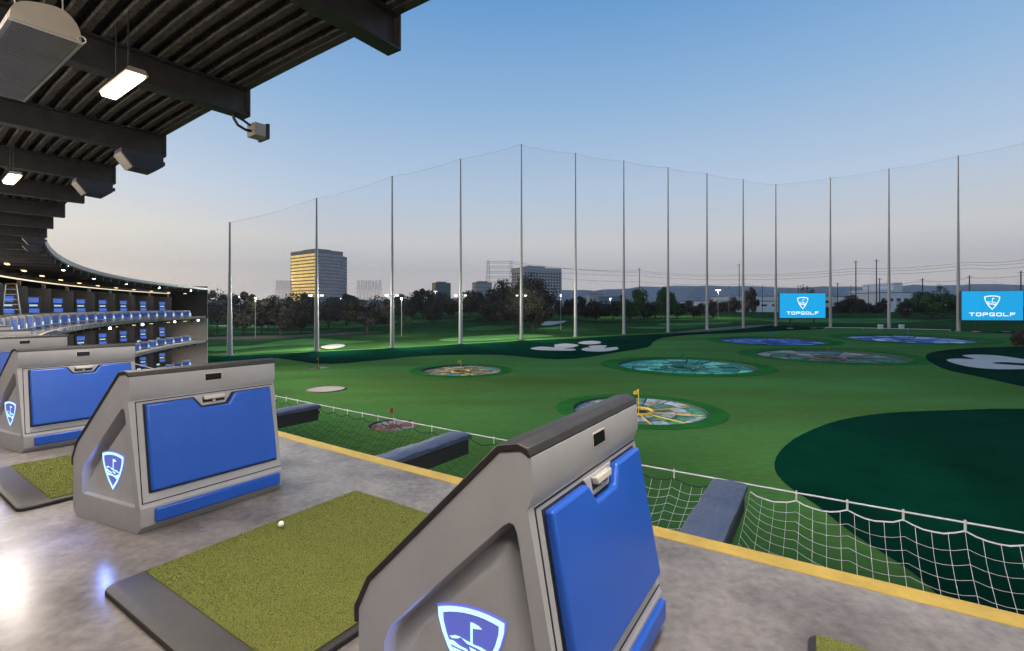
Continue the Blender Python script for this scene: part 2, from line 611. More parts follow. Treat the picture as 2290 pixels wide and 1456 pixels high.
fair = [
    [(462, 793), (520, 790), (640, 782), (700, 778), (712, 784), (600, 790), (500, 798)],
    [(470, 776), (560, 774), (620, 764), (700, 758), (780, 762), (840, 764), (760, 770), (690, 772), (600, 776), (520, 784), (470, 786)],
    [(980, 762), (1020, 755), (1110, 750), (1180, 748), (1240, 752), (1160, 757), (1050, 764)],
    [(1040, 735), (1100, 728), (1160, 730), (1120, 737), (1060, 740)],
    [(1200, 735), (1260, 730), (1240, 737)],
    [(1470, 725), (1560, 722), (1640, 721), (1600, 727), (1520, 730)],
    [(1400, 733), (1500, 730), (1570, 731), (1480, 736)],
    [(480, 743), (560, 740), (680, 741), (760, 738), (700, 745), (560, 748), (490, 750)],
    [(470, 731), (600, 726), (760, 724), (880, 727), (780, 733), (600, 734)],
    [(1700, 717), (1850, 713), (2050, 713), (2140, 716), (2000, 722), (1850, 723)],
    [(1300, 716), (1400, 714), (1560, 713), (1480, 718), (1350, 719)],
    [(860, 720), (960, 714), (1060, 712), (1050, 716), (940, 722)],
]
for i, px in enumerate(fair):
    patch('fairway', px, fairway, 0.09, 3, 7.0, label='light green mown fairway strip on the course, lamplight painted in')
patch('dirt_path', [(470, 754), (560, 751), (650, 749), (760, 744), (860, 741), (800, 747), (700, 752), (600, 757), (500, 759), (465, 759)], dirt, 0.07, 3, 7.0, label='brown bare earth strip under the course trees')
patch('dirt_path', [(1500, 744), (1600, 734), (1700, 727), (1735, 725), (1690, 732), (1600, 739), (1540, 744)], dirt, 0.09, 3, 7.0, label='reddish bare earth strip behind the pole bases')

# ------------------------------------------------------------------ mountains
mb = MB()
prof = [(-900, 672), (200, 674), (700, 672), (1000, 668), (1180, 656), (1260, 648), (1330, 650), (1400, 645), (1440, 640), (1480, 643), (1530, 638), (1600, 639), (1680, 641), (1760, 645), (1840, 640), (1930, 643), (2030, 637), (2120, 639), (2220, 634), (2300, 638), (2600, 640), (3200, 660)]
rr2 = random.Random(3)
n = 160
top, mid, foot = [], [], []
for i in range(n + 1):
    px = -900 + (4100) * i / n
    for (a, ya), (b, yb) in zip(prof, prof[1:]):
        if a <= px <= b:
            y = ya + (yb - ya) * (px - a) / (b - a)
            break
    y += rr2.uniform(-1.6, 1.6)
    d = 9000 + 600 * math.sin(i * 0.7)
    t = at(px, y, d)
    top.append(t)
    q = at(px, y, 7900 + 300 * math.sin(i * 1.9) + rr2.uniform(-200, 200))
    mid.append(Vector((q.x, q.y, -5 + (t.z + 5) * rr2.uniform(0.35, 0.55))))
    foot.append(Vector((q.x * 0.86, q.y * 0.86, -12)))
back = [Vector((t.x * 1.1, t.y * 1.1, -12)) for t in top]
vs = foot + mid + top + back
fs = []
for r0 in range(3):
    for i in range(n):
        a = r0 * (n + 1) + i
        fs.append((a, a + 1, a + n + 2, a + n + 1))
mb.add(vs, fs)
mtn = mb.build('hills', M('hill_rock', (0.175, 0.170, 0.170), 0.95, var=(0.002, 0.3)))
tag(mtn, 'long blue-grey mountain ridge on the horizon', kind='structure')

# ------------------------------------------------------------------ the bay building
bld = empty('bay_building', P(S_END / 2, 4.5, -9.35))
bld.location = (0, 0, 0)
tag(bld, 'curved three-storey driving range building with black roof and lit bays', 'building')


def arc_box(mb, s0, s1, i0, i1, z0, z1, step=1.7, mi=0):
    n = max(1, int(round((s1 - s0) / step)))
    vs, fs = [], []
    for k in range(n + 1):
        s = s0 + (s1 - s0) * k / n
        vs += [P(s, i0, z0), P(s, i1, z0), P(s, i1, z1), P(s, i0, z1)]
    for k in range(n):
        a, b = 4 * k, 4 * k + 4
        for q in range(4):
            q2 = (q + 1) % 4
            fs.append((a + q, a + q2, b + q2, b + q))
    fs += [(3, 2, 1, 0), (4 * n, 4 * n + 1, 4 * n + 2, 4 * n + 3)]
    mb.add(vs, fs, mi)


S0 = -24.0
SLAB = 0.45
DEEP = 9.0
mb = MB()
arc_box(mb, S0, S_END, 0.0, DEEP, -SLAB, 0.0)
deck = mb.build('concrete_floor', concrete)
tag(deck, 'polished concrete tee deck with mottled grey-brown surface', kind='structure')
mb = MB()
arc_box(mb, S0, S_END, -0.002, 0.150, -0.010, 0.004)
stripe = mb.build('edge_stripe', yellow_paint, deck)

for lv in (1, 2):
    z = -STOREY * lv
    mb = MB()
    arc_box(mb, 30, S_END, 0.0, DEEP, z - (SLAB if lv == 1 else 0.15), z)
    mb.build('deck_slab', slab_edge, bld)
    mb = MB()
    arc_box(mb, 30, S_END, -0.002, 0.15, z - 0.01, z + 0.006)
    mb.build('edge_stripe', yellow_paint, bld)
# rear walls and end walls
REAR = 6.6
for lv, s0 in ((0, S0), (1, 30), (2, 30)):
    z = -STOREY * lv
    zt = 5.05 if lv == 0 else z + STOREY - SLAB
    mb = MB()
    arc_box(mb, s0, S_END, REAR + (1.9 if lv == 0 else 0), REAR + 0.2 + (1.9 if lv == 0 else 0), z, zt)
    mb.build('rear_wall', rear_dark, bld)
    mb = MB()
    p0, p1 = P(S_END, -0.25, 0), P(S_END, DEEP, 0)
    q0, q1 = P(S_END + 0.3, -0.25, 0), P(S_END + 0.3, DEEP, 0)
    zz = zt + (0.75 if lv == 0 else 0.0)
    mb.add([(p0.x, p0.y, z - 0.2), (p1.x, p1.y, z - 0.2), (q1.x, q1.y, z - 0.2), (q0.x, q0.y, z - 0.2), (p0.x, p0.y, zz), (p1.x, p1.y, zz), (q1.x, q1.y, zz), (q0.x, q0.y, zz)],
           [(0, 3, 2, 1), (4, 5, 6, 7), (0, 1, 5, 4), (1, 2, 6, 5), (2, 3, 7, 6), (3, 0, 4, 7)])
    mb.build('end_wall', rear_dark if lv == 0 else beige_wall, bld)

# roof: corrugated deck, beams, fascia
EAVE, ROOF_Z = -0.30, 5.04
mb = MB()
S_R = S0
rows = []
pitch_c = 0.20
prof_c = [(0.0, 0.0), (0.075, 0.0), (0.10, 0.088), (0.175, 0.088)]
ins = []
k = 0
while EAVE + 0.12 + k * pitch_c < DEEP:
    for a, z in prof_c:
        ins.append((EAVE + 0.12 + k * pitch_c + a, ROOF_Z + z))
    k += 1
ns = int((S_END - S_R) / 3.4)
vs, fs = [], []
for j in range(ns + 1):
    s = S_R + (S_END - S_R) * j / ns
    for a, z in ins:
        vs.append(P(s, a, z))
w = len(ins)
for j in range(ns):
    for i in range(w - 1):
        fs.append((j * w + i, j * w + i + 1, (j + 1) * w + i + 1, (j + 1) * w + i))
mb.add(vs, fs)
mb.build('corrugated_ceiling', deck_fire, bld)
mb = MB()
arc_box(mb, S_R, S_END + 0.3, EAVE, DEEP, ROOF_Z + 0.09, ROOF_Z + 0.42)
arc_box(mb, S_R, S_END + 0.3, EAVE, EAVE + 0.11, ROOF_Z - 0.02, ROOF_Z + 0.09)
mb.build('roof_edge', roof_black, bld)
mb = MB()
arc_box(mb, S_R, S_END + 0.3, EAVE - 0.03, EAVE - 0.002, ROOF_Z + 0.10, ROOF_Z + 0.45)
mb.build('fascia', white_fascia, bld)


def beam_mesh():
    m = MB()
    L = DEEP + 0.28
    # I-section running back from the eave; local x to the field
    z0, z1 = -0.42, 0.0
    m.box(-L, 0.0, -0.11, 0.11, z0, z0 + 0.025)
    m.box(-L, 0.0, -0.11, 0.11, z1 - 0.025, z1)
    m.box(-L, -0.02, -0.012, 0.012, z0 + 0.025, z1 - 0.025)
    m.box(-0.02, 0.0, -0.11, 0.11, z0 + 0.025, z1 - 0.025)
    return m.mesh('roof_beam', steel_dark)


bm_me = beam_mesh()
for k in range(-4, 33):
    s = GRID0 + 0.12 + PITCH * k
    if s > S_END - 1:
        break
    o = put('roof_beam', bm_me, bld)
    o.location = P(s, EAVE - 0.02, ROOF_Z - 0.003)
    o.rotation_euler = (0, 0, rotz(s))
# beams below the upper decks at the far end
for lv in (1, 2):
    for k in range(12, 33):
        s = GRID0 + 0.12 + PITCH * k
        if s > S_END - 1:
            break
        o = put('roof_beam', bm_me, bld)
        o.location = P(s, 0.02, -STOREY * lv + STOREY - SLAB - 0.003)
        o.rotation_euler = (0, 0, rotz(s))
        o.scale = (REAR / (DEEP + 0.28), 0.8, 0.7)
# cove light strips along the lounge bulkhead
COVES = []
for k in range(-3, 32):
    for lv in (0, 1, 2):
        if lv and k < 14:
            continue
        s = GRID0 + PITCH * k
        if s + PITCH > S_END - 1.5:
            continue
        z = 4.2 if lv == 0 else -STOREY * lv + 3.72
        mb = MB()
        arc_box(mb, s + 0.12, s + PITCH - 0.12, 4.2, 4.42, z, z + 0.07)
        cvo = mb.build('cove_light', cove_lit, bld)
        if lv == 0 and k < 12:
            COVES.append(s + PITCH / 2)
mb = MB()
arc_box(mb, S0, S_END - 1, 4.45, 4.6, 4.15, 5.0)
mb.build('bulkhead', rear_dark, bld)


# ------------------------------------------------------------------ emblem shapes (2D, unit height 1: x across, y up)
ASPECT = 1.5


def shield(scale=1.0, dy=0.0):
    pts = []
    W, H = 0.31, 0.5
    for i in range(9):                       # arched top from left to right
        t = -1 + 2 * i / 8
        pts.append((W * t, H - 0.075 * t * t))
    right = [(0.305, 0.30), (0.27, 0.12), (0.215, -0.06), (0.13, -0.27), (0.0, -0.5)]
    pts += right
    pts += [(-x, y) for x, y in reversed(right[:-1])]
    return [(x * scale * ASPECT, y * scale + dy) for x, y in pts]


def emblem_parts(fn):
    """fn(x, y, depth) -> 3D. Returns (lit MB, fill MB, glow MB)"""
    lit, fill, glow = MB(), MB(), MB()
    o, i = shield(1.0), shield(0.84, 0.012)
    n = len(o)
    # ring
    vs = [fn(x, y, 0.012) for x, y in o] + [fn(x, y, 0.012) for x, y in i]
    fs = [(k, (k + 1) % n, n + (k + 1) % n, n + k) for k in range(n)]
    lit.add(vs, fs)

    def poly(pts, d=0.012, mb=lit):
        mb.add([fn(x * ASPECT, y, d) for x, y in pts], [tuple(range(len(pts)))])
    # flag stick and flag
    poly([(0.000, 0.06), (0.022, 0.06), (0.022, 0.33), (0.000, 0.33)])
    poly([(0.022, 0.33), (0.075, 0.31), (0.11, 0.275), (0.06, 0.262), (0.022, 0.255)])
    # green: an island with bunker shapes
    poly([(-0.20, 0.08), (-0.14, 0.11), (-0.085, 0.105), (-0.12, 0.075), (-0.17, 0.06)])
    poly([(-0.09, 0.10), (-0.02, 0.075), (0.03, 0.055), (0.10, 0.045), (0.16, 0.015), (0.195, -0.03), (0.13, -0.01), (0.06, 0.02), (-0.03, 0.04)])
    poly([(-0.225, 0.03), (-0.16, 0.035), (-0.10, -0.01), (-0.03, -0.03), (-0.02, -0.06), (-0.11, -0.045), (-0.19, -0.02)])
    poly([(-0.17, -0.05), (-0.09, -0.07), (0.0, -0.08), (0.07, -0.11), (0.14, -0.06), (0.185, -0.085), (0.155, -0.16), (0.10, -0.19), (0.04, -0.14), (-0.05, -0.12), (-0.145, -0.13)])
    poly([(-0.01, 0.01), (0.05, -0.01), (0.10, -0.04), (0.05, -0.055), (0.0, -0.03)])
    fill.add([fn(x, y, 0.006) for x, y in i], [tuple(range(n))])
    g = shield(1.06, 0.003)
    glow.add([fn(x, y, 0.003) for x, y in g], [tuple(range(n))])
    return lit, fill, glow


# ------------------------------------------------------------------ ball dispenser consoles
CON_L, CON_D = 1.07, 0.85
PROF = [(0.00, 0.05), (0.00, 0.185), (0.012, 0.205), (0.150, 0.955), (0.128, 1.010), (0.136, 1.135), (0.172, 1.160), (0.25, 1.147), (0.795, 0.575), (0.85, 0.46), (0.85, 0.05), (0.81, 0.0), (0.04, 0.0)]
INN = [(0.065, 0.20), (0.075, 0.225), (0.092, 0.30), (0.178, 0.815), (0.188, 0.870), (0.200, 0.895), (0.218, 0.900), (0.240, 0.885), (0.70, 0.425), (0.73, 0.355), (0.73, 0.215), (0.715, 0.195), (0.085, 0.185)]
TAPER = 0.165


def a_rear(b):
    return -TAPER * b / CON_D


def a_front(b):
    return CON_L + 0.06 * b / CON_D


def console(full=True):
    root = empty('ball_dispenser')
    mb = MB()
    n = len(PROF)
    rear = [(a_rear(b), b, z) for b, z in PROF]
    front = [(a_front(b), b, z) for b, z in PROF]
    if full:
        cb0, cz0 = 0.40, 0.42
        sh = [(cb0 + (b - cb0) * 0.93, cz0 + (z - cz0) * 0.93) for b, z in INN]
        s2 = [(cb0 + (b - cb0) * 0.62, cz0 + (z - cz0) * 0.62) for b, z in INN]

        def dp(b, z):                     # the channel is deep under the sloping top and runs out at the foot
            return 0.018 + 0.075 * min(1.0, max(0.0, (z - 0.22) / 0.25))
        vs = rear + front
        vs += [(a_rear(b), b, z) for b, z in INN] + [(a_rear(b) + dp(b, z), b, z) for b, z in sh]
        vs += [(a_front(b), b, z) for b, z in INN] + [(a_front(b) - dp(b, z), b, z) for b, z in sh]
        vs += [(a_rear(b) + 0.030, b, z) for b, z in s2] + [(a_front(b) - 0.030, b, z) for b, z in s2]
        fs = []
        for i in range(n):
            j = (i + 1) % n
            fs.append((i, j, n + j, n + i))
            fs.append((i, j, 2 * n + j, 2 * n + i))
            fs.append((2 * n + i, 2 * n + j, 3 * n + j, 3 * n + i))
            fs.append((n + i, n + j, 4 * n + j, 4 * n + i))
            fs.append((4 * n + i, 4 * n + j, 5 * n + j, 5 * n + i))
            fs.append((3 * n + i, 3 * n + j, 6 * n + j, 6 * n + i))
            fs.append((5 * n + i, 5 * n + j, 7 * n + j, 7 * n + i))
        fs.append(tuple(6 * n + i for i in range(n)))
        fs.append(tuple(7 * n + i for i in range(n)))
        mb.add(vs, fs)
        body = mb.build('body', shell, root, bevel=0.016, seg=3)
    else:
        vs = rear + front
        fs = [tuple(range(n)), tuple(n + i for i in range(n))]
        fs += [(i, (i + 1) % n, n + (i + 1) % n, n + i) for i in range(n)]
        mb.add(vs, fs)
        body = mb.build('body', shell, root)
    # front frame: point on the leaning front face, w up the slope
    p0, p1 = Vector((0.012, 0.205)), Vector((0.150, 0.955))
    up = (p1 - p0).normalized()
    nrm = Vector((-up.y, up.x))            # points to -b (outwards)

    def ff(a, w, d):
        q = p0 + up * w + nrm * d
        return (a, q.x, q.y)
    x0, x1, w0, w1 = 0.070, CON_L - 0.045, 0.088, 0.725
    xc = 0.55
    door = [(x0, w0), (x1, w0), (x1, w1), (xc + 0.165, w1), (xc + 0.105, w1 - 0.085), (xc - 0.105, w1 - 0.085), (xc - 0.165, w1), (x0, w1)]
    m = MB()
    m.prism(door, lambda p: ff(p[0], p[1], -0.004), lambda p: ff(p[0], p[1], 0.040))
    d = m.build('door_panel', blue_pad, root, bevel=0.014 if full else 0, seg=3)
    m = MB()
    m.prism([(0.085, 0.068), (CON_L - 0.03, 0.068), (CON_L - 0.03, 0.170), (0.085, 0.170)], lambda p: (p[0], 0.004, p[1]), lambda p: (p[0], -0.032, p[1]))
    m.build('drawer_panel', blue_pad, root, bevel=0.012 if full else 0, seg=3)
    if full:
        # seams: thin dark gaps proud by 1 mm
        m = MB()
        for (xa, wa, xb, wb) in ((0.012, 0.752, CON_L - 0.004, 0.752), (0.012, 0.012, CON_L - 0.004, 0.012), (0.016, 0.012, 0.016, 0.752)):
            m.bar(ff(xa, wa, 0.0), ff(xb, wb, 0.0), 0.006, 0.006)
        m.build('panel_seam', black_gap, root)
        # the recessed black gap around the door
        m = MB()
        big_d = [(x0 - 0.012, w0 - 0.012), (x1 + 0.01, w0 - 0.012), (x1 + 0.01, w1 + 0.008), (x0 - 0.012, w1 + 0.008)]
        m.prism(big_d[:], lambda p: ff(p[0], p[1], -0.006), lambda p: ff(p[0], p[1], 0.0025))
        m.build('door_gap', black_gap, root)
        m = MB()
        m.prism([(xc - 0.15, w1 + 0.012), (xc - 0.09, w1 - 0.072), (xc + 0.09, w1 - 0.072), (xc + 0.15, w1 + 0.012)], lambda p: ff(p[0], p[1], 0.0), lambda p: ff(p[0], p[1], 0.012))
        plate = m.build('handle_plate', shell, root, bevel=0.004)
        m = MB()
        m.prism([(xc - 0.085, w1 - 0.05), (xc + 0.085, w1 - 0.05), (xc + 0.085, w1 + 0.0), (xc - 0.085, w1 + 0.0)], lambda p: ff(p[0], p[1], 0.010), lambda p: ff(p[0], p[1], 0.0135))
        m.build('handle_recess', black_gap, plate)
        m = MB()
        m.prism([(xc - 0.075, w1 - 0.03), (xc + 0.075, w1 - 0.03), (xc + 0.085, w1 + 0.004), (xc - 0.085, w1 + 0.004)], lambda p: ff(p[0], p[1], 0.010), lambda p: ff(p[0], p[1], 0.042))
        m.build('handle', cream_plastic, plate, bevel=0.008, seg=3)
        m = MB()
        m.prism([(xc + 0.011 * math.cos(t * math.pi / 5), w1 - 0.041 + 0.011 * math.sin(t * math.pi / 5)) for t in range(10)], lambda p: ff(p[0], p[1], 0.012), lambda p: ff(p[0], p[1], 0.022))
        m.build('lock', metal_light, plate)
        # display on the top band
        q0, q1 = Vector((0.128, 1.010)), Vector((0.136, 1.135))
        u2 = (q1 - q0).normalized()
        n2 = Vector((-u2.y, u2.x))

        def tb(a, w, dd):
            q = q0 + u2 * w + n2 * dd
            return (a, q.x, q.y)
        m = MB()
        m.prism([(xc - 0.068, 0.034), (xc + 0.068, 0.034), (xc + 0.068, 0.098), (xc - 0.068, 0.098)], lambda p: tb(p[0], p[1], 0.0), lambda p: tb(p[0], p[1], 0.004))
        fr = m.build('display_frame', cream_plastic, root, bevel=0.002)
        m = MB()
        m.prism([(xc - 0.062, 0.040), (xc + 0.062, 0.040), (xc + 0.062, 0.092), (xc - 0.062, 0.092)], lambda p: tb(p[0], p[1], 0.002), lambda p: tb(p[0], p[1], 0.0052))
        m.build('display', display_black, fr)
    # rubber rim and turf over the sloping top
    rim = [(0.134, 1.139), (0.146, 1.168), (0.185, 1.183), (0.260, 1.169), (0.808, 0.592), (0.868, 0.465), (0.868, 0.40), (0.849, 0.40), (0.849, 0.455), (0.795, 0.572), (0.25, 1.143), (0.172, 1.156), (0.142, 1.134)]
    m = MB()
    nr = len(rim)
    m.add([(a_rear(b) - 0.006, b, z) for b, z in rim] + [(a_front(b) + 0.006, b, z) for b, z in rim],
          [tuple(range(nr)), tuple(nr + i for i in range(nr))] + [(i, (i + 1) % nr, nr + (i + 1) % nr, nr + i) for i in range(nr)])
    rm = m.build('rubber_rim', rubber, root, bevel=0.006 if full else 0)
    m = MB()
    sl0, sl1 = Vector((0.30, 1.130)), Vector((0.775, 0.628))
    sn = Vector((0.725, 0.689))
    for (e0, e1) in ((0.0, 0.004), ):
        A, B = sl0 + sn * 0.002, sl1 + sn * 0.002
        A2, B2 = sl0 + sn * 0.012, sl1 + sn * 0.012
        pts = [A, B, B2, A2]
        m.add([(a_rear(p.x) + 0.07, p.x, p.y) for p in pts] + [(a_front(p.x) - 0.07, p.x, p.y) for p in pts], [(0, 1, 2, 3), (7, 6, 5, 4), (0, 4, 5, 1), (1, 5, 6, 2), (2, 6, 7, 3), (3, 7, 4, 0)])
    m.build('turf_pad', mat_turf, root)
    # lit emblems on both ends
    cb, cz, hh = 0.380, 0.408, 0.285
    for end in (0, 1):
        if end == 0:
            fn = lambda x, y, dd: (a_rear(cb - x * hh) + (0.0295 if full else -0.002) - dd * 0.5, cb - x * hh, cz + y * hh)
        else:
            fn = lambda x, y, dd: (a_front(cb + x * hh) - (0.0295 if full else -0.002) + dd * 0.5, cb + x * hh, cz + y * hh)
        lit, fill, glow = emblem_parts(fn)
        e = lit.build('emblem', emblem_lit if full else M('emblem_light_far', (0.02, 0.03, 0.04), 0.4, emit=((0.6, 0.9, 1.0), 5.0)), root)
        fill.build('emblem_face', emblem_fill, e)
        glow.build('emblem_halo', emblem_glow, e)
    return root


con_full, con_far = console(True), console(False)
for r in (con_full, con_far):
    for c in list(r.children):
        if c.modifiers:
            bake(c)
        for g in list(c.children):
            if g.modifiers:
                bake(g)
    KIDS[r.name] = list(r.children)
    for c in r.children:
        KIDS[c.name] = list(c.children)

CON_INSET = 2.20
ORD = ['first', 'second', 'third', 'fourth', 'fifth', 'sixth', 'seventh', 'eighth', 'ninth', 'tenth', 'eleventh', 'twelfth', 'thirteenth', 'fourteenth', 'fifteenth', 'sixteenth', 'seventeenth', 'eighteenth', 'nineteenth', 'twentieth', 'twenty-first', 'twenty-second', 'twenty-third', 'twenty-fourth', 'twenty-fifth', 'twenty-sixth', 'twenty-seventh', 'twenty-eighth', 'twenty-ninth', 'thirtieth', 'thirty-first', 'thirty-second', 'thirty-third']
near_lab = {-1: 'large grey and blue ball dispenser in the foreground, cut off below', 0: 'grey and blue ball dispenser seen whole beside the green mat with the ball',
            1: 'grey and blue ball dispenser half hidden behind the whole one, next to the picture edge', 2: 'ball dispenser showing only its grey top band above the half hidden one'}
used = {}
for k in range(-1, 32):
    s = GRID0 + PITCH * k
    src = con_full if k <= 3 else con_far
    if src.name not in used:
        o = src
        used[src.name] = 1
    else:
        o = copy_tree(src)
    o.location = P(s, CON_INSET, 0.001)
    o.rotation_euler = (0, 0, rotz(s))
    if k <= 1:
        l = bpy.data.lights.new('emblem_lamp', 'AREA')
        l.shape, l.size, l.size_y, l.energy, l.color = 'RECTANGLE', 0.14, 0.2, 7.0, (0.20, 0.30, 1.0)
        q = bpy.data.objects.new('emblem_lamp', l)
        col.objects.link(q)
        q.parent = o
        q.location, q.rotation_euler = (a_rear(0.40) - 0.01, 0.395, 0.42), (0, R_(90), 0)
    tag(o, near_lab.get(k) or 'blue fronted ball dispenser on the top deck, %s from the foreground one along the curve' % ORD[k + 1], 'ball dispenser', 'ball dispensers along the top deck')
for lv, nm in ((1, 'middle'), (2, 'ground')):
    for j, k in enumerate(range(31, 15, -1)):
        s = GRID0 + PITCH * k
        o = copy_tree(con_far)
        o.location = P(s, CON_INSET, -STOREY * lv + 0.001)
        o.rotation_euler = (0, 0, rotz(s))
        tag(o, 'blue fronted ball dispenser on the %s deck, %s from the end wall' % (nm, ORD[j]), 'ball dispenser', 'ball dispensers along the %s deck' % nm)


# ------------------------------------------------------------------ hitting mats
def round_rect(x0, x1, y0, y1, r, n=5):
    pts = []
    for cx, cy, a0 in ((x1 - r, y0 + r, -90), (x1 - r, y1 - r, 0), (x0 + r, y1 - r, 90), (x0 + r, y0 + r, 180)):
        for i in range(n + 1):
            a = R_(a0 + 90 * i / n)
            pts.append((cx + r * math.cos(a), cy + r * math.sin(a)))
    return pts


# local: x to the field, y along the edge; origin at the mat's rear centre
MW, ML = 1.54, 1.80
mroot = empty('hitting_mat')
m = MB()
o1, o2 = round_rect(0, ML, -MW / 2, MW / 2, 0.07), round_rect(0.03, ML - 0.02, -MW / 2 + 0.02, MW / 2 - 0.02, 0.06)
n = len(o1)
m.add([(x, y, 0.0) for x, y in o1] + [(x, y, 0.028) for x, y in o1] + [(x, y, 0.042) for x, y in o2],
      [tuple(range(n))] + [(i, (i + 1) % n, n + (i + 1) % n, n + i) for i in range(n)] + [(n + i, n + (i + 1) % n, 2 * n + (i + 1) % n, 2 * n + i) for i in range(n)] + [tuple(2 * n + i for i in range(n))])
b0 = m.build('rubber_base', rubber, mroot)
bevel_mod(b0, 0.006, 2)
bake(b0)
m = MB()
tx0, tx1, ty0, ty1 = 0.205, ML - 0.035, -MW / 2 + 0.035, MW / 2 - 0.035
m.prism(round_rect(tx0, tx1, ty0, ty1, 0.02, 2), lambda p: (p[0], p[1], 0.038), lambda p: (p[0], p[1], 0.047))
m.build('turf', mat_turf, mroot)
bl = MB()
rb = random.Random(5)
vs, fs = [], []
for i in range(52000):
    x, y = rb.uniform(tx0, tx1), rb.uniform(ty0, ty1)
    a = rb.uniform(0, 6.283)
    l, wd = rb.uniform(0.007, 0.013), 0.0022
    dx, dy = math.cos(a), math.sin(a)
    tl = rb.uniform(0.2, 1.0) * l
    q = len(vs)
    vs += [(x - dy * wd, y + dx * wd, 0.0465), (x + dy * wd, y - dx * wd, 0.0465), (x + dx * tl, y + dy * tl, 0.0465 + l * 0.8)]
    fs.append((q, q + 1, q + 2))
me = bpy.data.meshes.new('turf_fibre')
me.from_pydata(vs, [], fs)
me.materials.append(mat_turf)
tf = put('turf_fibre', me, mroot)
tf['kind'] = 'stuff'
KIDS[mroot.name] = list(mroot.children)
mat_lab = {-2: 'green hitting mat at the bottom edge, only its dark rubber corner showing', -1: 'large olive hitting mat with a golf ball, beside the whole dispenser',
           0: 'olive hitting mat behind the whole dispenser, next to the picture edge', 1: 'olive hitting mat behind the half hidden dispenser'}
MAT_S, MAT_IN = -0.04, 2.61
for i, k in enumerate((-1, 0, -2, 1)):
    o = mroot if i == 0 else copy_tree(mroot)
    s = MAT_S + PITCH * (k + 1)
    o.location = P(s, MAT_IN, 0.001)
    o.rotation_euler = (0, 0, rotz(s))
    tag(o, mat_lab[k], 'golf mat', 'hitting mats on the top deck')

bb = bmesh.new()
bmesh.ops.create_icosphere(bb, subdivisions=4, radius=0.0215)
me = bpy.data.meshes.new('golf_ball')
bb.to_mesh(me)
bb.free()
me.shade_smooth()
me.materials.append(M('golf_ball_white', (0.8, 0.78, 0.72), 0.35, bump=(160, 0.6, 0.002)))
gb = put('golf_ball', me)
gb.location = P(0.55, 1.62, 0.048 + 0.0255)
tag(gb, 'white golf ball lying on the large olive mat', 'golf ball')

# ------------------------------------------------------------------ padded net arms, cable and safety nets
ARM_L, ARM_W = 1.42, 0.31
aroot = empty('net_bracket_pad')
m = MB()
m.box(-0.02, ARM_L, -ARM_W / 2 + 0.025, ARM_W / 2 - 0.025, -0.27, -0.045)
m.build('arm_core', vinyl_dark, aroot, bevel=0.012)
m = MB()
nn = 14
top, bot = [], []
for i in range(nn + 1):
    x = -0.005 + (ARM_L + 0.03) * i / nn
    z = 0.004 * math.sin(i * 2.1) + 0.003 * math.sin(i * 5.3)
    if i == nn // 2:
        z -= 0.014
    top.append((x, z))
vs, fs = [], []
for x, z in top:
    vs += [(x, -ARM_W / 2, -0.065), (x, -ARM_W / 2, z - 0.012), (x, -ARM_W / 2 + 0.02, z), (x, 0, z + 0.006 * math.sin(x * 23)), (x, ARM_W / 2 - 0.02, z), (x, ARM_W / 2, z - 0.012), (x, ARM_W / 2, -0.065)]
for i in range(nn):
    for q in range(6):
        fs.append((i * 7 + q, i * 7 + q + 1, i * 7 + 8 + q, i * 7 + 7 + q))
    fs.append((i * 7 + 6, i * 7, i * 7 + 7, i * 7 + 13))
fs += [tuple(range(7)), tuple(nn * 7 + q for q in reversed(range(7)))]
m.add(vs, fs)
pad = m.build('vinyl_pad', vinyl, aroot)
pad.data.shade_smooth()
pad.data.set_sharp_from_angle(angle=R_(35))
m = MB()
m.bar((ARM_L - 0.05, 0, -0.16), (ARM_L + 0.09, 0, -0.16), 0.05)
m.tube([(ARM_L + 0.05, -0.06, -0.02), (ARM_L + 0.05, 0.06, -0.02)], 0.014, 8)
m.build('cable_bracket', steel_dark, aroot)
for c in list(aroot.children):
    if c.modifiers:
        bake(c)
KIDS[aroot.name] = list(aroot.children)
arm_lab = {-2: 'navy padded net arm past the frame edge', -1: 'navy padded vinyl net arm with a crease, by the white net', 0: 'navy padded net arm with black side between foreground and whole dispensers',
           1: 'navy padded net arm emerging from behind the whole dispenser'}
for i, k in enumerate((-1, 0, 1, -2)):
    o = aroot if i == 0 else copy_tree(aroot)
    s = GRID0 + PITCH * k + (0.03 if k >= 0 else 0.06)
    o.location = P(s, 0.0, -0.022)
    o.rotation_euler = (0, 0, rotz(s))
    tag(o, arm_lab[k], 'net arm', 'padded arms that hold the safety net')

CABLE_IN, CABLE_Z = -1.44, -0.03
m = MB()
m.tube([P(-12 + i * 0.5, CABLE_IN, CABLE_Z) for i in range(80)], 0.0075, 6)
cab = m.build('guard_cable', cord_white)
tag(cab, 'white steel cable strung along the tips of the padded arms', 'cable')


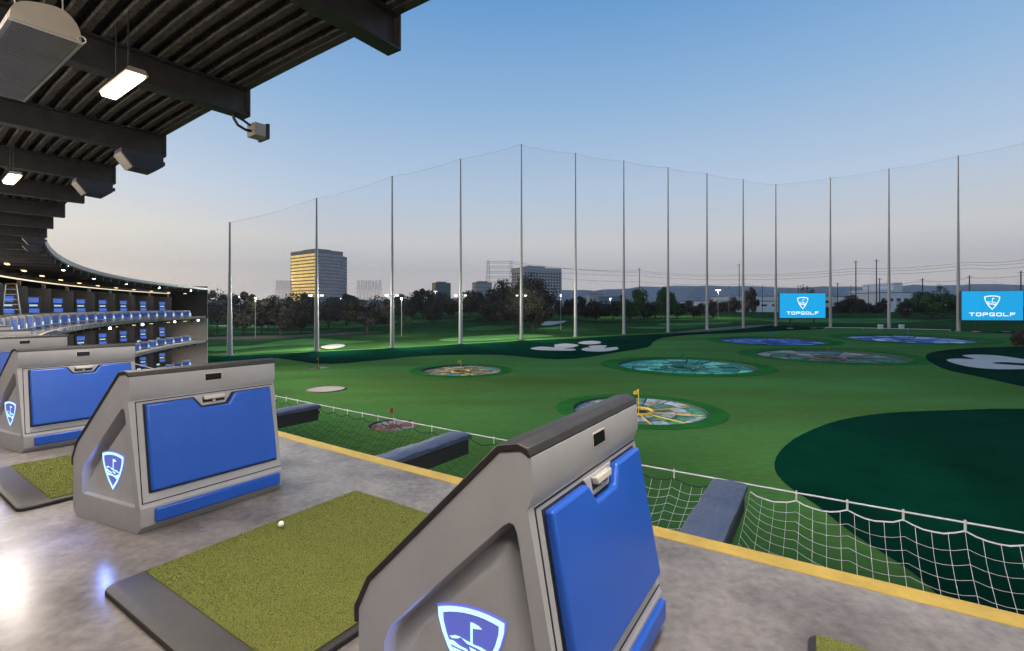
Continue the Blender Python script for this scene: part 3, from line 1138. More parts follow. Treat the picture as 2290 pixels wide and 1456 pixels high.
def net(k):
    s0 = GRID0 + PITCH * k + 0.05 + ARM_W / 2 + 0.01
    s1 = GRID0 + PITCH * (k + 1) + 0.05 - ARM_W / 2 - 0.01
    mt = cord_white if k < 0 else cord_shaded
    two = k == -1  # the left half of this net takes the shaded cord colour
    root = empty('safety_net')
    rn = random.Random(40 + k)
    clips = [s0 + (s1 - s0) * i / 8 for i in range(9)]

    def sag(s):
        t = (s - s0) / (s1 - s0) * 8
        fq = t - math.floor(t)
        return 0.07 + 0.09 * 4 * fq * (1 - fq) * 0.55

    def NP(s, v):
        t = (s - s0) / (s1 - s0)
        belly = math.sin(math.pi * t)
        ins = CABLE_IN + (1.40 + 0.0 * belly) * (v ** 1.15)
        drop = sag(s) * (1 - v) + 0.95 * v ** 0.8 * (0.35 + 0.65 * (belly ** 0.6)) + 0.03 * math.sin(7 * s + 9 * v) * v
        return P(s, ins, CABLE_Z - drop)
    rope = MB()
    rope.tube([NP(s0 + (s1 - s0) * i / 48, 0) + Vector((0, 0, 0.004 * rn.uniform(-1, 1))) for i in range(49)], 0.0062 if k < 0 else 0.0065, 5)
    rope.build('border_rope', cord_shaded if two else mt, root)
    cl = MB()
    for c in clips[1:-1]:
        cl.bar(P(c, CABLE_IN, CABLE_Z + 0.02), P(c, CABLE_IN, CABLE_Z - 0.075), 0.015, 0.010)
    cl.build('cable_clip', white_steel, root)
    g = MB()
    nu, nv = 30, 14
    for i in range(nu + 1):
        s = s0 + (s1 - s0) * i / nu
        g.tube([NP(s, j / 10) for j in range(11)], 0.0017 if k < 0 else 0.0030, 3, caps=False, mi=1 if two and s > -0.6 else 0)
    for j in range(1, nv):
        v = (j / nv)
        g.tube([NP(s0 + (s1 - s0) * i / 40, v) for i in range(0, 21)], 0.0019 if k < 0 else 0.0032, 3, caps=False)
        g.tube([NP(s0 + (s1 - s0) * i / 40, v) for i in range(20, 41)], 0.0019 if k < 0 else 0.0032, 3, caps=False, mi=1 if two else 0)
    g.build('netting', [mt, cord_shaded], root)
    return root


net_lab = {-3: 'white cord safety net beyond the frame edge', -2: 'white cord safety net sagging below the cable by the bare deck', -1: 'white cord safety net behind the foreground dispenser',
           0: 'safety net over the small rust target, shade painted into its cords', 1: 'safety net behind the whole dispenser, shade painted into its cords'}
for k in (-3, -2, -1, 0, 1):
    tag(net(k), net_lab[k], 'safety net', 'safety nets below the deck edge')


# ------------------------------------------------------------------ ceiling lamps, heater, speakers, floodlights
LAMP_S, LAMP_IN, LAMP_Z = 4.05, 1.5, 4.2


def lamp():
    r = empty('ceiling_lamp')
    m = MB()
    L, W = 0.94, 0.215
    m.prism([(-W / 2, 0.045), (W / 2, 0.045), (W / 2 - 0.03, 0.10), (-W / 2 + 0.03, 0.10)], lambda p: (p[0], -L / 2, p[1]), lambda p: (p[0], L / 2, p[1]))
    m.build('housing', heater_skin, r)
    m = MB()
    m.prism([(-W / 2 + 0.02, 0.045), (-W / 2 + 0.04, 0.0), (W / 2 - 0.04, 0.0), (W / 2 - 0.02, 0.045)], lambda p: (p[0], -L / 2 + 0.015, p[1]), lambda p: (p[0], L / 2 - 0.015, p[1]))
    m.build('diffuser', lamp_lit, r)
    m = MB()
    for y in (-0.2, 0.2):
        m.tube([(0, y, 0.10), (0, y, ROOF_Z - LAMP_Z)], 0.008, 5)
    m.build('hanger_rod', steel_dark, r)
    return r


def warm_diffuser(o):
    """orange emission for the farther lamps, in place of the warm halos about them"""
    global lamp_warm_me
    for ch in o.children:
        if ch.name.startswith('diffuser'):
            if lamp_warm_me is None:
                lamp_warm_me = ch.data.copy()
                lamp_warm_me.materials.clear()
                lamp_warm_me.materials.append(M('warm_diffuser', (1, 0.8, 0.5), 0.4, emit=((1.0, 0.66, 0.27), 3.2)))  # orange glow colour imitates the warm halos of the far lamps
            ch.data = lamp_warm_me


lamp_warm_me = None
lp = lamp()
KIDS[lp.name] = list(lp.children)
lab_l = ['warm lit ceiling lamp hanging beside the grey heater', 'warm lit ceiling lamp over the second gap between roof beams']
first = True
LAMP_W = 160.0


def area_light(o, w, sz, szy, c, z=-0.02):
    l = bpy.data.lights.new('lamp_light', 'AREA')
    l.shape = 'RECTANGLE'
    l.size, l.size_y, l.energy, l.color = sz, szy, w, c
    q = bpy.data.objects.new('lamp_light', l)
    col.objects.link(q)
    q.parent = o
    q.location = (0, 0, z)
    return q


COVE_W = 125.0
WARM = (1.0, 0.91, 0.81)
for j in range(-3, 16):
    s = LAMP_S + 2 * PITCH * j
    if s > S_END - 2 or s < S0 + 1:
        continue
    o = lp if first else copy_tree(lp)
    first = False
    if j >= 3:
        warm_diffuser(o)
    o.location = P(s, LAMP_IN, LAMP_Z)
    o.rotation_euler = (0, 0, rotz(s))
    if j < 0:
        lb = 'warm lit ceiling lamp above the foreground, outside the picture, %s from the heater' % ORD[-j - 1]
    elif j < 2:
        lb = lab_l[j]
    else:
        lb = 'warm lit ceiling lamp under the roof, %s along the curve from the heater' % ORD[j]
    tag(o, lb, 'ceiling lamp', 'ceiling lamps along the top deck')
    area_light(o, LAMP_W, 0.17, 0.88, WARM)
for lv, nm in ((1, 'middle'), (2, 'ground')):
    for q, j in enumerate(range(15, 8, -1)):
        s = LAMP_S + 2 * PITCH * j
        if s > S_END - 2:
            continue
        o = copy_tree(lp)
        for ch in list(o.children):
            if ch.name.startswith('diffuser'):
                continue
            if ch.name.startswith('hanger_rod'):
                bpy.data.objects.remove(ch)
        warm_diffuser(o)
        o.location = P(s, LAMP_IN, -STOREY * lv + 3.75)
        o.rotation_euler = (0, 0, rotz(s))
        tag(o, 'warm lit ceiling lamp above the %s deck, %s from the end wall' % (nm, ORD[q]), 'ceiling lamp', 'ceiling lamps of the %s deck' % nm)
        area_light(o, LAMP_W, 0.17, 0.88, WARM)

for s in COVES:                       # the light of the cove strips themselves
    l = bpy.data.lights.new('cove_lamp', 'AREA')
    l.shape, l.size, l.size_y, l.energy, l.color = 'RECTANGLE', 0.25, PITCH - 0.3, COVE_W, WARM
    q = bpy.data.objects.new('cove_lamp', l)
    col.objects.link(q)
    q.location, q.rotation_euler = P(s, 4.19, 4.19), (0, R_(-58), rotz(s))

# infrared heater: hood with wire grille, running along the edge
ht = empty('patio_heater', P(2.99, 2.355, 4.12), rotz(2.99))
HW, HLEN = 0.47, 2.2
hood = []
for i in range(13):
    t = math.pi * i / 12
    hood.append((HW / 2 * math.cos(t) * (1.0 if abs(math.cos(t)) > 0.5 else 1.0), 0.02 + 0.20 * math.sin(t) ** 0.75 + 0.035 * math.exp(-((i - 4) / 2.0) ** 2)))
m = MB()
pl = [(HW / 2, 0.0)] + hood + [(-HW / 2, 0.0)]
npl = len(pl)
m.add([(x, 0, z) for x, z in pl] + [(x, HLEN, z) for x, z in pl], [(i, i + 1, npl + i + 1, npl + i) for i in range(npl - 1)] + [tuple(range(npl)), tuple(npl + i for i in reversed(range(npl)))])
m.build('hood', heater_skin, ht)
m = MB()
for x in (-HW / 2, HW / 2):
    m.box(x - 0.014, x + 0.014, 0.0, HLEN, -0.022, -0.001)
for y in (0.006, HLEN / 3, 2 * HLEN / 3, HLEN - 0.006):
    m.box(-HW / 2 + 0.015, HW / 2 - 0.015, y - 0.006, y + 0.006, -0.020, -0.002)
m.build('grille_frame', metal_light, ht)
nw = 31
wire = MB()
wire.box(-0.0035, 0.0035, 0.0, HLEN, -0.014, -0.006)
wm = wire.mesh('grille_wire', metal_light)
for i in range(nw):
    o = put('grille_wire', wm, ht)
    o.location = (-HW / 2 + 0.022 + (HW - 0.044) * i / (nw - 1), 0, 0)
m = MB()
m.box(-HW / 2 + 0.02, HW / 2 - 0.02, 0.01, HLEN - 0.01, 0.004, 0.012)
m.build('reflector', M('heater_reflector', (0.13, 0.12, 0.13), 0.3, 0.5, var=(2, 0.2)), ht)
m = MB()
for y in (0.25, HLEN - 0.25):
    for x in (-0.16, 0.16):
        m.tube([(x, y, 0.16), (x, y, ROOF_Z - 4.12)], 0.006, 5)
for y, x in ((-0.01, 0.235), (0.7, 0.235)):
    m.tube([(x + 0.03 * math.cos(a * 0.6), y, 0.02 - 0.03 * math.sin(a * 0.6)) for a in range(11)], 0.007, 5)
m.build('hanger_chain', metal_light, ht)
tag(ht, 'long grey infrared heater with wire grille hanging under the roof', 'heater')


def speaker(s, label):
    r = empty('loudspeaker', P(s, EAVE + 0.42, ROOF_Z - 0.42), rotz(s))
    prof = [(-0.30, -0.02), (-0.30, -0.10), (-0.12, -0.34), (0.22, -0.36), (0.36, -0.24), (0.36, -0.02)]
    m = MB()
    m.prism(prof, lambda p: (p[0], -0.22, p[1]), lambda p: (p[0], 0.22, p[1]))
    m.build('cabinet', steel_navy, r, bevel=0.008)
    m = MB()
    nrm = Vector((-0.24, -0.18)).normalized()
    a, b = Vector((-0.30, -0.10)), Vector((-0.12, -0.34))
    c, d = a + nrm * 0.018, b + nrm * 0.018
    m.prism([a, b, d, c], lambda p: (p[0], -0.215, p[1]), lambda p: (p[0], 0.215, p[1]))
    m.build('grille', M('speaker_grille', (0.20, 0.175, 0.15), 0.6, bump=(400, 0.4, 0.003)), r)
    m = MB()
    m.box(-0.03, 0.03, -0.16, 0.16, -0.03, 0.0)
    m.box(0.36, 0.44, -0.04, 0.04, -0.17, -0.10)
    m.build('bracket', steel_dark, r)
    return tag(r, label, 'loudspeaker', 'loudspeakers under the roof beams')


for k, lb in ((2, 'black loudspeaker with grey grille under a roof beam, nearest of the row'), (3, 'black loudspeaker under a roof beam, second of the row along the eave'),
              (7, 'small far loudspeaker under the eave at the tight part of the curve'), (8, 'small far loudspeaker under the eave, beyond the other small one')):
    speaker(GRID0 + 0.12 + PITCH * k, lb)

cm = empty('floodlight', P(GRID0 + 0.12 + PITCH, EAVE - 0.02, ROOF_Z - 0.42), rotz(GRID0 + 0.12 + PITCH))
m = MB()
m.box(0.06, 0.24, -0.13, 0.13, -0.26, -0.06)
m.build('lamp_box', heater_skin, cm, bevel=0.01)
m = MB()
m.box(0.24, 0.285, -0.15, 0.15, -0.28, -0.04)
m.build('visor', steel_dark, cm, bevel=0.006)
m = MB()
m.tube([(-0.20, 0, -0.0), (-0.20, 0, -0.06), (-0.14, 0, -0.15), (-0.02, 0, -0.19), (0.08, 0, -0.18)], 0.022, 8)
m.tube([(-0.18, 0, -0.02), (-0.06, 0, -0.05), (0.05, 0, -0.10)], 0.02, 8)
m.build('swivel_bracket', steel_dark, cm)
tag(cm, 'unlit grey floodlight on a swivel bracket at the beam end', 'floodlight')

fl_meshes = None
froot = empty('stadium_light')
m = MB()
m.prism([(-0.14, -0.12), (0.10, -0.16), (0.10, 0.08), (-0.10, 0.08)], lambda p: (p[0], -0.18, p[1]), lambda p: (p[0], 0.18, p[1]))
m.build('lamp_box', steel_dark, froot)
m = MB()
m.prism([(0.101, -0.15), (0.111, -0.15), (0.111, 0.07), (0.101, 0.07)], lambda p: (p[0], -0.17, p[1]), lambda p: (p[0], 0.17, p[1]))
m.build('lens', flood_lit, froot)
m = MB()
m.bar((0, 0, 0.08), (0, 0, 0.24), 0.04)
m.build('bracket', steel_dark, froot)
KIDS[froot.name] = list(froot.children)
FL = [(14, 0), (18, 0), (22, 0), (26, 0), (30, 0), (20, 1), (24, 1), (28, 1), (31, 1), (-2, 0), (-4, 0), (-6, 0)]
FLOOD_W = 34000.0
for i, (k, lv) in enumerate(FL):
    s = GRID0 + PITCH * k + 1.2
    o = froot if i == 0 else copy_tree(froot)
    z = (ROOF_Z - 0.25) if lv == 0 else -SLAB - 0.26
    o.location = P(s, 0.12, z)
    o.rotation_euler = (0, 0, rotz(s) - 0.5)
    if k < 0:  # unseen lights added beyond the frame to brighten the field
        lb = 'added unseen light that brightens the field, %s beyond the right edge' % ORD[i - 9]
    elif lv == 0:
        lb = 'bright white field light under the roof edge, %s along the curve' % ORD[i]
    else:
        lb = 'bright white field light under the top deck edge, %s along the curve' % ORD[i - 5]
    tag(o, lb, 'field light', 'lit white field lights on the building')
    sp = bpy.data.lights.new('field_light_beam', 'SPOT')
    sp.energy, sp.color, sp.spot_size, sp.spot_blend, sp.shadow_soft_size = FLOOD_W * (1.5 if k < 0 else 0.9), (1.0, 0.97, 0.86), R_(80 if k < 0 else 70), 1.0, 0.25
    so = bpy.data.objects.new('field_light_beam', sp)
    col.objects.link(so)
    so.parent = o
    so.location = (0.2, 0, -0.04)
    aim = 0.0 if k < 0 else -0.5
    so.rotation_euler = Vector((math.cos(0.5 + aim), math.sin(0.5 + aim), 0.05 if k < 0 else -0.035)).to_track_quat('-Z', 'Y').to_euler()

# ------------------------------------------------------------------ kiosks, columns, ladder
kroot = empty('bay_kiosk')
m = MB()
m.box(-0.08, 0.0, -1.5, 1.5, 0.0, 3.6)
m.build('backboard', rear_dark, kroot)
m = MB()
m.box(0.0, 0.05, -0.66, 0.56, 1.0, 2.8)
m.build('monitor_frame', steel_dark, kroot)
for nm2, y0, y1, z0, z1, mt in (('upper_screen', -0.52, 0.34, 2.16, 2.66, screen_glow), ('lower_screen', -0.46, 0.40, 1.14, 1.56, screen_glow), ('middle_screen', -0.44, 0.26, 1.78, 1.96, screen_pale), ('touch_panel', -0.95, -0.45, 0.55, 0.85, screen_pale)):
    m = MB()
    m.box(0.051, 0.062, y0, y1, z0, z1)
    m.build(nm2, mt, kroot)
m = MB()
m.box(0.0, 0.3, -0.62, -0.1, 0.55, 0.6)
m.box(0.02, 0.07, -0.40, -0.30, 0.0, 0.55)
m.build('stand', steel_dark, kroot)
KIDS[kroot.name] = list(kroot.children)
croot = MB()
croot.box(-0.12, 0.12, -0.12, 0.12, 0, 4.1)
cmesh = croot.mesh('column', col_grey)
first = True
for lv, nm in ((0, 'top'), (1, 'middle'), (2, 'ground')):
    ks = list(range(4, 31, 2)) if lv == 0 else list(range(16, 31, 2))
    for q, k in enumerate(reversed(ks)):
        s = GRID0 + PITCH * k + 1.7
        o = kroot if first else copy_tree(kroot)
        first = False
        o.location = P(s, 4.75, -STOREY * lv)
        o.rotation_euler = (0, 0, rotz(s) - 0.75)
        tag(o, 'black kiosk with blue screens on the %s deck, %s from the end wall' % (nm, ORD[q]), 'kiosk', 'screen kiosks on the %s deck' % nm)
        c = put('column', cmesh, bld)
        c.location = P(s + 0.95, 4.3, -STOREY * lv)
        c.rotation_euler = (0, 0, rotz(s))
        if lv:
            c.scale = (1, 1, (STOREY - SLAB - 0.05) / 4.1)

ls = 53.6
ld = empty('step_ladder', P(ls, 3.7, 0.0), R_(-42))
ld.scale = (1.3, 1.3, 1.3)
for y in (-0.42, 0.42):
    m = MB()
    m.bar((0.55, y * 1.15, 0), (0.05, y * 0.55, 2.75), 0.05, 0.08)
    m.build('front_rail', alu, ld)
    m = MB()
    m.bar((-0.55, y * 1.15, 0), (-0.02, y * 0.55, 2.75), 0.05, 0.06)
    m.build('rear_rail', orange, ld)
for i in range(8):
    t = (i + 0.6) / 8.6
    w2 = 0.42 * (1.15 - 0.6 * t)
    m = MB()
    x = 0.55 - 0.5 * t
    m.box(x - 0.04, x + 0.04, -w2, w2, 2.75 * t - 0.015, 2.75 * t + 0.015)
    m.build('step', alu, ld)
m = MB()
m.box(-0.08, 0.12, -0.25, 0.25, 2.74, 2.80)
m.build('top_cap', orange, ld)
tag(ld, 'aluminium and orange step ladder standing on the far top deck', 'ladder')

# ------------------------------------------------------------------ range targets
TC = {
    'pale': ((0.74, 0.70, 0.67), (0.15, 0.24, 0.15), (0.60, 0.36, 0.03)), 'gold': ((0.66, 0.52, 0.36), (0.42, 0.30, 0.10), (0.60, 0.36, 0.03)),
    'teal': ((0.08, 0.64, 0.42), (0.016, 0.27, 0.17), (0.02, 0.10, 0.085)), 'brown': ((0.62, 0.45, 0.34), (0.03, 0.20, 0.13), (0.10, 0.06, 0.04)),
    'blue': ((0.10, 0.32, 0.95), (0.025, 0.13, 0.70), (0.03, 0.05, 0.20)), 'ice': ((0.62, 0.76, 0.95), (0.03, 0.15, 0.70), (0.04, 0.08, 0.30)),
    'rust': ((0.33, 0.27, 0.25), (0.30, 0.10, 0.04), (0.30, 0.10, 0.04)), 'rustfar': ((0.33, 0.22, 0.18), (0.16, 0.07, 0.04), (0.2, 0.08, 0.04))}
TL = {'pale': 'round target with yellow struts and pale panels behind the foreground dispenser', 'gold': 'round gold ringed target with a yellow flag', 'teal': 'large round teal target in mid field',
      'brown': 'large round tan and green target beyond the teal one', 'blue': 'deep blue round target near the far poles', 'ice': 'pale and blue round target before the far screens',
      'rust': 'small rust coloured round target with a red flag behind the net', 'rustfar': 'tiny dark round target with a brown flag near the building', 'sandtrap': 'plain cream oval target lying flush in the turf'}
FLAG = {'pale': (0.60, 0.38, 0.04), 'gold': (0.62, 0.40, 0.04), 'rust': (0.45, 0.07, 0.03), 'rustfar': (0.25, 0.12, 0.08), 'teal': (0.01, 0.09, 0.04), 'brown': (0.02, 0.12, 0.05), 'blue': (0.10, 0.08, 0.35), 'ice': (0.1, 0.1, 0.4)}
for ti, (c, r, kd) in enumerate(targets):
    root = empty('range_target', c)
    tag(root, TL[kd], 'target', 'round targets in the field')
    if kd == 'sandtrap':
        m = MB()
        lp2 = [(r * math.cos(2 * math.pi * k / 32), r * math.sin(2 * math.pi * k / 32)) for k in range(32)]
        m.prism(lp2, lambda p: (p[0], p[1], -0.05), lambda p: (p[0], p[1], 0.06))
        m.build('sand_disc', M('cream_disc', (0.42, 0.32, 0.26), 0.9, var=(1.5, 0.15)), root)
        m = MB()
        m.lathe([(r, 0.02), (r, 0.10), (r + 0.12, 0.10), (r + 0.12, 0.0)], 32)
        m.build('rim', M('rust_rim', (0.20, 0.09, 0.05), 0.8), root)
        continue
    ca, cb2, cs = TC[kd]
    hi = M('target_%s_light' % kd, ca, 0.75, var=(1.6 if r > 3 else 4, 0.5, 0.7, 0.5))
    lo = M('target_%s_dark' % kd, cb2, 0.8, var=(1.4 if r > 3 else 4, 0.6, 0.6, 0.5))
    st = M('target_%s_strut' % kd, cs, 0.5)
    big_t = r > 4
    N = 16
    mid = M('target_%s_mid' % kd, tuple(0.5 * (p + q) for p, q in zip(ca, cb2)), 0.78, var=(2.2, 0.6, 0.9, 0.5))
    acc = M('target_%s_accent' % kd, {'pale': (0.10, 0.30, 0.14), 'gold': (0.05, 0.30, 0.30), 'teal': (0.22, 0.66, 0.42), 'brown': (0.10, 0.22, 0.20), 'blue': (0.12, 0.34, 0.62), 'ice': (0.75, 0.82, 0.92)}.get(kd, cb2), 0.75, var=(2.0, 0.5))
    depth = 0.075 * r

    def slope_z(x, y):
        # dish: sinks towards the tee side, rises to the rim at the far side
        u = (0.35 * x + 0.94 * y) / r
        rr = math.hypot(x, y) / r
        return -depth * (0.62 - 0.48 * u) * (1.0 if rr < 0.98 else 0.9)
    # rim wall
    m = MB()
    vs, fs = [], []
    for k in range(48):
        a = 2 * math.pi * k / 48
        x, y = r * math.cos(a), r * math.sin(a)
        vs += [(x * 1.012, y * 1.012, 0.015 + zg(c.x + x, c.y + y) - c.z), (x, y, 0.02 + zg(c.x + x, c.y + y) - c.z), (x, y, -depth * 1.4)]
    for k in range(48):
        a, b = 3 * k, 3 * ((k + 1) % 48)
        fs += [(a, a + 1, b + 1, b), (a + 1, a + 2, b + 2, b + 1)]
    m.add(vs, fs)
    m.build('rim_wall', M('target_rim', (0.02, 0.05, 0.03), 0.7), root)
    # sector panels in rings, each with its own gap and tilt
    rt = random.Random(100 + ti)
    rings = ((0.15, 0.34), (0.355, 0.55), (0.565, 0.77), (0.785, 0.985)) if big_t else ((0.1, 0.97),)
    for ri, (ra, rb2) in enumerate(rings):
        nn2 = N if big_t else 6
        for k in range(nn2):
            a0, a1 = 2 * math.pi * (k + 0.04) / nn2, 2 * math.pi * (k + 0.96) / nn2
            pts = []
            for q in range(5):
                a = a0 + (a1 - a0) * q / 4
                pts.append((rb2 * r * math.cos(a), rb2 * r * math.sin(a)))
            for q in range(4, -1, -1):
                a = a0 + (a1 - a0) * q / 4
                pts.append((ra * r * math.cos(a), ra * r * math.sin(a)))
            jz = rt.uniform(-0.12, 0.12) * depth
            far_side = math.sin((a0 + a1) / 2) > 0.1
            pick = hi if (rt.random() < (0.8 if (far_side and ri == len(rings) - 1) else 0.42)) else lo
            if rt.random() < 0.4:
                pick = mid if rt.random() < 0.6 else acc
            if kd in ('brown',) and not far_side and rt.random() < 0.8:
                pick = lo
            m = MB()
            m.prism(pts, lambda p: (p[0], p[1], slope_z(*p) + jz - 0.03), lambda p: (p[0], p[1], slope_z(*p) + jz))
            m.build('target_panel', pick, root)
    m = MB()
    m.lathe([(0.0, -depth * 1.35), (r * 0.995, -depth * 1.35)], 32)
    m.build('pit_floor', lo, root)
    nst = 10 if big_t else 5
    for k in range(nst):
        a = 2 * math.pi * (k + 0.3) / nst
        w = 0.006 * r + 0.05
        p0 = (0.22 * r * math.cos(a), 0.22 * r * math.sin(a))
        p1 = (0.93 * r * math.cos(a + 0.12), 0.93 * r * math.sin(a + 0.12))
        m = MB()
        m.bar((*p0, slope_z(*p0) + 0.10), (*p1, slope_z(*p1) + 0.06), w, w)
        m.build('strut', st, root)
    m = MB()
    ring = [(0.22 * r * math.cos(2 * math.pi * k / 24), 0.22 * r * math.sin(2 * math.pi * k / 24)) for k in range(25)]
    m.tube([(*p, slope_z(*p) + 0.12) for p in ring], 0.02 * r + 0.02, 6)
    m.build('centre_ring', st, root)
    fc = FLAG[kd]
    fh = {'rust': 1.75, 'rustfar': 2.0, 'gold': 1.9, 'pale': 2.2}.get(kd, 2.2)
    m = MB()
    m.tube([(0, 0, -depth), (0, 0, fh)], 0.03 if r < 3 else 0.05, 6)
    m.build('flag_stick', st if kd not in ('rust', 'rustfar') else M('flag_stick_yellow', (0.45, 0.30, 0.05), 0.5), root)
    m = MB()
    fw = 0.36 if r < 3 else 0.55
    vs = []
    for i in range(6):
        t = i / 5
        vs += [(-fw * t, 0.05 * math.sin(6 * t), fh - 0.02 - 0.25 * t), (-fw * t, 0.05 * math.sin(6 * t + 0.4), fh - 0.62 + 0.05 * t)]
    m.add(vs, [(2 * i, 2 * i + 1, 2 * i + 3, 2 * i + 2) for i in range(5)])
    fo = m.build('flag', M('flag_%s' % kd, fc, 0.8), root)
    sm = fo.modifiers.new('solid', 'SOLIDIFY')
    sm.thickness = 0.015
    # fringe of brighter turf
    if big_t:
        ob = [(c.x + r * 1.27 * math.cos(2 * math.pi * k / 48), c.y + r * 1.27 * math.sin(2 * math.pi * k / 48)) for k in range(48)]
        ib = [(c.x + r * 1.012 * math.cos(2 * math.pi * k / 48), c.y + r * 1.012 * math.sin(2 * math.pi * k / 48)) for k in range(48)]
        fr = sheet('turf_fringe', ob, [ib], [], fringe_turf, 0.035)
        tag(fr, kind='structure')

# ------------------------------------------------------------------ net poles and the tall barrier net
net_mat = bpy.data.materials.new('barrier_netting')
net_mat.use_nodes = True
nt = net_mat.node_tree
pb = nt.nodes['Principled BSDF']
pb.inputs['Base Color'].default_value = (0.05, 0.055, 0.06, 1)
pb.inputs['Roughness'].default_value = 0.9
pb.inputs['Alpha'].default_value = 0.042


def course_light(parent, loc, w):
    l = bpy.data.lights.new('course_light', 'POINT')
    l.energy, l.color, l.shadow_soft_size = w, (0.93, 1.0, 0.86), 0.4
    q = bpy.data.objects.new('course_light', l)
    col.objects.link(q)
    q.parent, q.location = parent, loc


for i, (x, y, z, top) in enumerate(pole_pos):
    root = empty('net_pole', (x, y, z))
    H = top - z
    r0, r1 = 0.62, 0.24
    cuts = [0, 0.36, 0.62, 1.0]
    for j in range(3):
        m = MB()
        ra = r0 + (r1 - r0) * cuts[j]
        rb2 = r0 + (r1 - r0) * cuts[j + 1]
        ra *= (1.0, 0.90, 0.80)[j]
        rb2 *= (0.98, 0.88, 0.78)[j]
        m.lathe([(0, H * cuts[j]), (ra, H * cuts[j]), (rb2, H * cuts[j + 1]), (0, H * cuts[j + 1])], 14)
        o = m.build('pole_section', pole_steel, root)
        o.data.shade_smooth()
        o.data.set_sharp_from_angle(angle=R_(50))
    m = MB()
    m.lathe([(0, 0.0), (r0 + 0.25, 0.0), (r0 + 0.25, 0.25), (0, 0.25)], 14)
    m.build('base_plate', slab_edge, root)
    m = MB()
    zl = H * (0.30 if i < 5 else 0.0)
    if i in (1, 2, 3, 4):
        zb = EYE + (HORIZON - 661) / F_PX * y - z
        m.bar((-1.6, -0.3, zb), (1.6, -0.3, zb), 0.15)
        m.build('cross_arm', steel_dark, root)
        for sx in (-1.5, 1.5):
            m = MB()
            m.box(sx - 0.35, sx + 0.35, -0.7, -0.2, zb - 0.18, zb + 0.18)
            m.build('pole_lamp', M('course_lamp', (1, 1, 1), 0.4, emit=((0.95, 0.97, 1.0), 2.2)), root)
        course_light(root, (0, 1.6, zb), 19000.0)
    lbs = ['leftmost tall steel net pole, next to the bay building', 'tall steel net pole passing in front of the golden tower', 'tall steel net pole third from the bay building', 'tall steel net pole fourth from the bay building, before the lattice tower',
           'highest looking steel net pole with a white cap, before the big round tree', 'tall steel net pole just past the big round tree', 'tall steel net pole in front of the left green tree', 'tall steel net pole in front of the right green tree',
           'tall steel net pole by the reddish earth strip', 'tall steel net pole before the long white shed', 'shortest looking steel net pole at the far corner, by the smaller screen',
           'tall steel net pole just past the smaller blue screen', 'tall steel net pole between the two blue screens', 'tall steel net pole beside the larger blue screen', 'tall steel net pole just beyond the frame', 'tall steel net pole farther beyond the frame']
    tag(root, lbs[i], 'net pole', 'tall poles of the barrier net')
NETL = ['next to the bay building', 'across the golden tower', 'third from the bay building', 'beside the highest pole, toward the bays', 'across the big round tree', 'sixth from the bay building', 'across the left green tree', 'eighth from the bay building', 'ninth from the bay building', 'at the far corner, toward the bays', 'behind the smaller screen', 'twelfth from the bay building', 'between the two screens', 'behind the larger screen', 'past the frame edge']
for i in range(len(pole_pos) - 1):
    a, b = pole_pos[i], pole_pos[i + 1]
    root = empty('barrier_net', ((a[0] + b[0]) / 2, (a[1] + b[1]) / 2, a[2]))
    root.location = (0, 0, 0)
    n = 12
    vs, fs, topl = [], [], []
    off = Vector((b[1] - a[1], -(b[0] - a[0]), 0)).normalized() * -0.75
    for j in range(n + 1):
        t = j / n
        x, y = a[0] + (b[0] - a[0]) * t + off.x, a[1] + (b[1] - a[1]) * t + off.y
        zt = a[3] + (b[3] - a[3]) * t - 4.0 * t * (1 - t) * 0.5
        bulge = off * (0.8 * math.sin(math.pi * t))
        vs += [(x, y, a[2] + (b[2] - a[2]) * t), (x + bulge.x, y + bulge.y, zt * 0.5), (x, y, zt)]
        topl.append((x, y, zt))
    for j in range(n):
        for q in range(2):
            fs.append((3 * j + q, 3 * j + 3 + q, 3 * j + 4 + q, 3 * j + 1 + q))
    m = MB()
    m.add(vs, fs)
    m.build('net_panel', net_mat, root)
    m = MB()
    m.tube(topl, 0.03, 4)
    m.build('top_cable', M('net_cable', (0.35, 0.35, 0.38), 0.5), root)
    tag(root, 'fine tall barrier net panel %s' % NETL[i], 'barrier net', 'tall net panels between the poles')

# ------------------------------------------------------------------ blue screens with the emblem and the name
screen_blue = M('screen_blue', (0.0, 0.1, 0.2), 0.3, emit=((0.006, 0.36, 0.74), 1.0))
screen_white = M('screen_white', (0.8, 0.8, 0.8), 0.3, emit=((0.85, 0.93, 1.0), 1.0))
screen_back = M('screen_case', (0.05, 0.05, 0.06), 0.6)


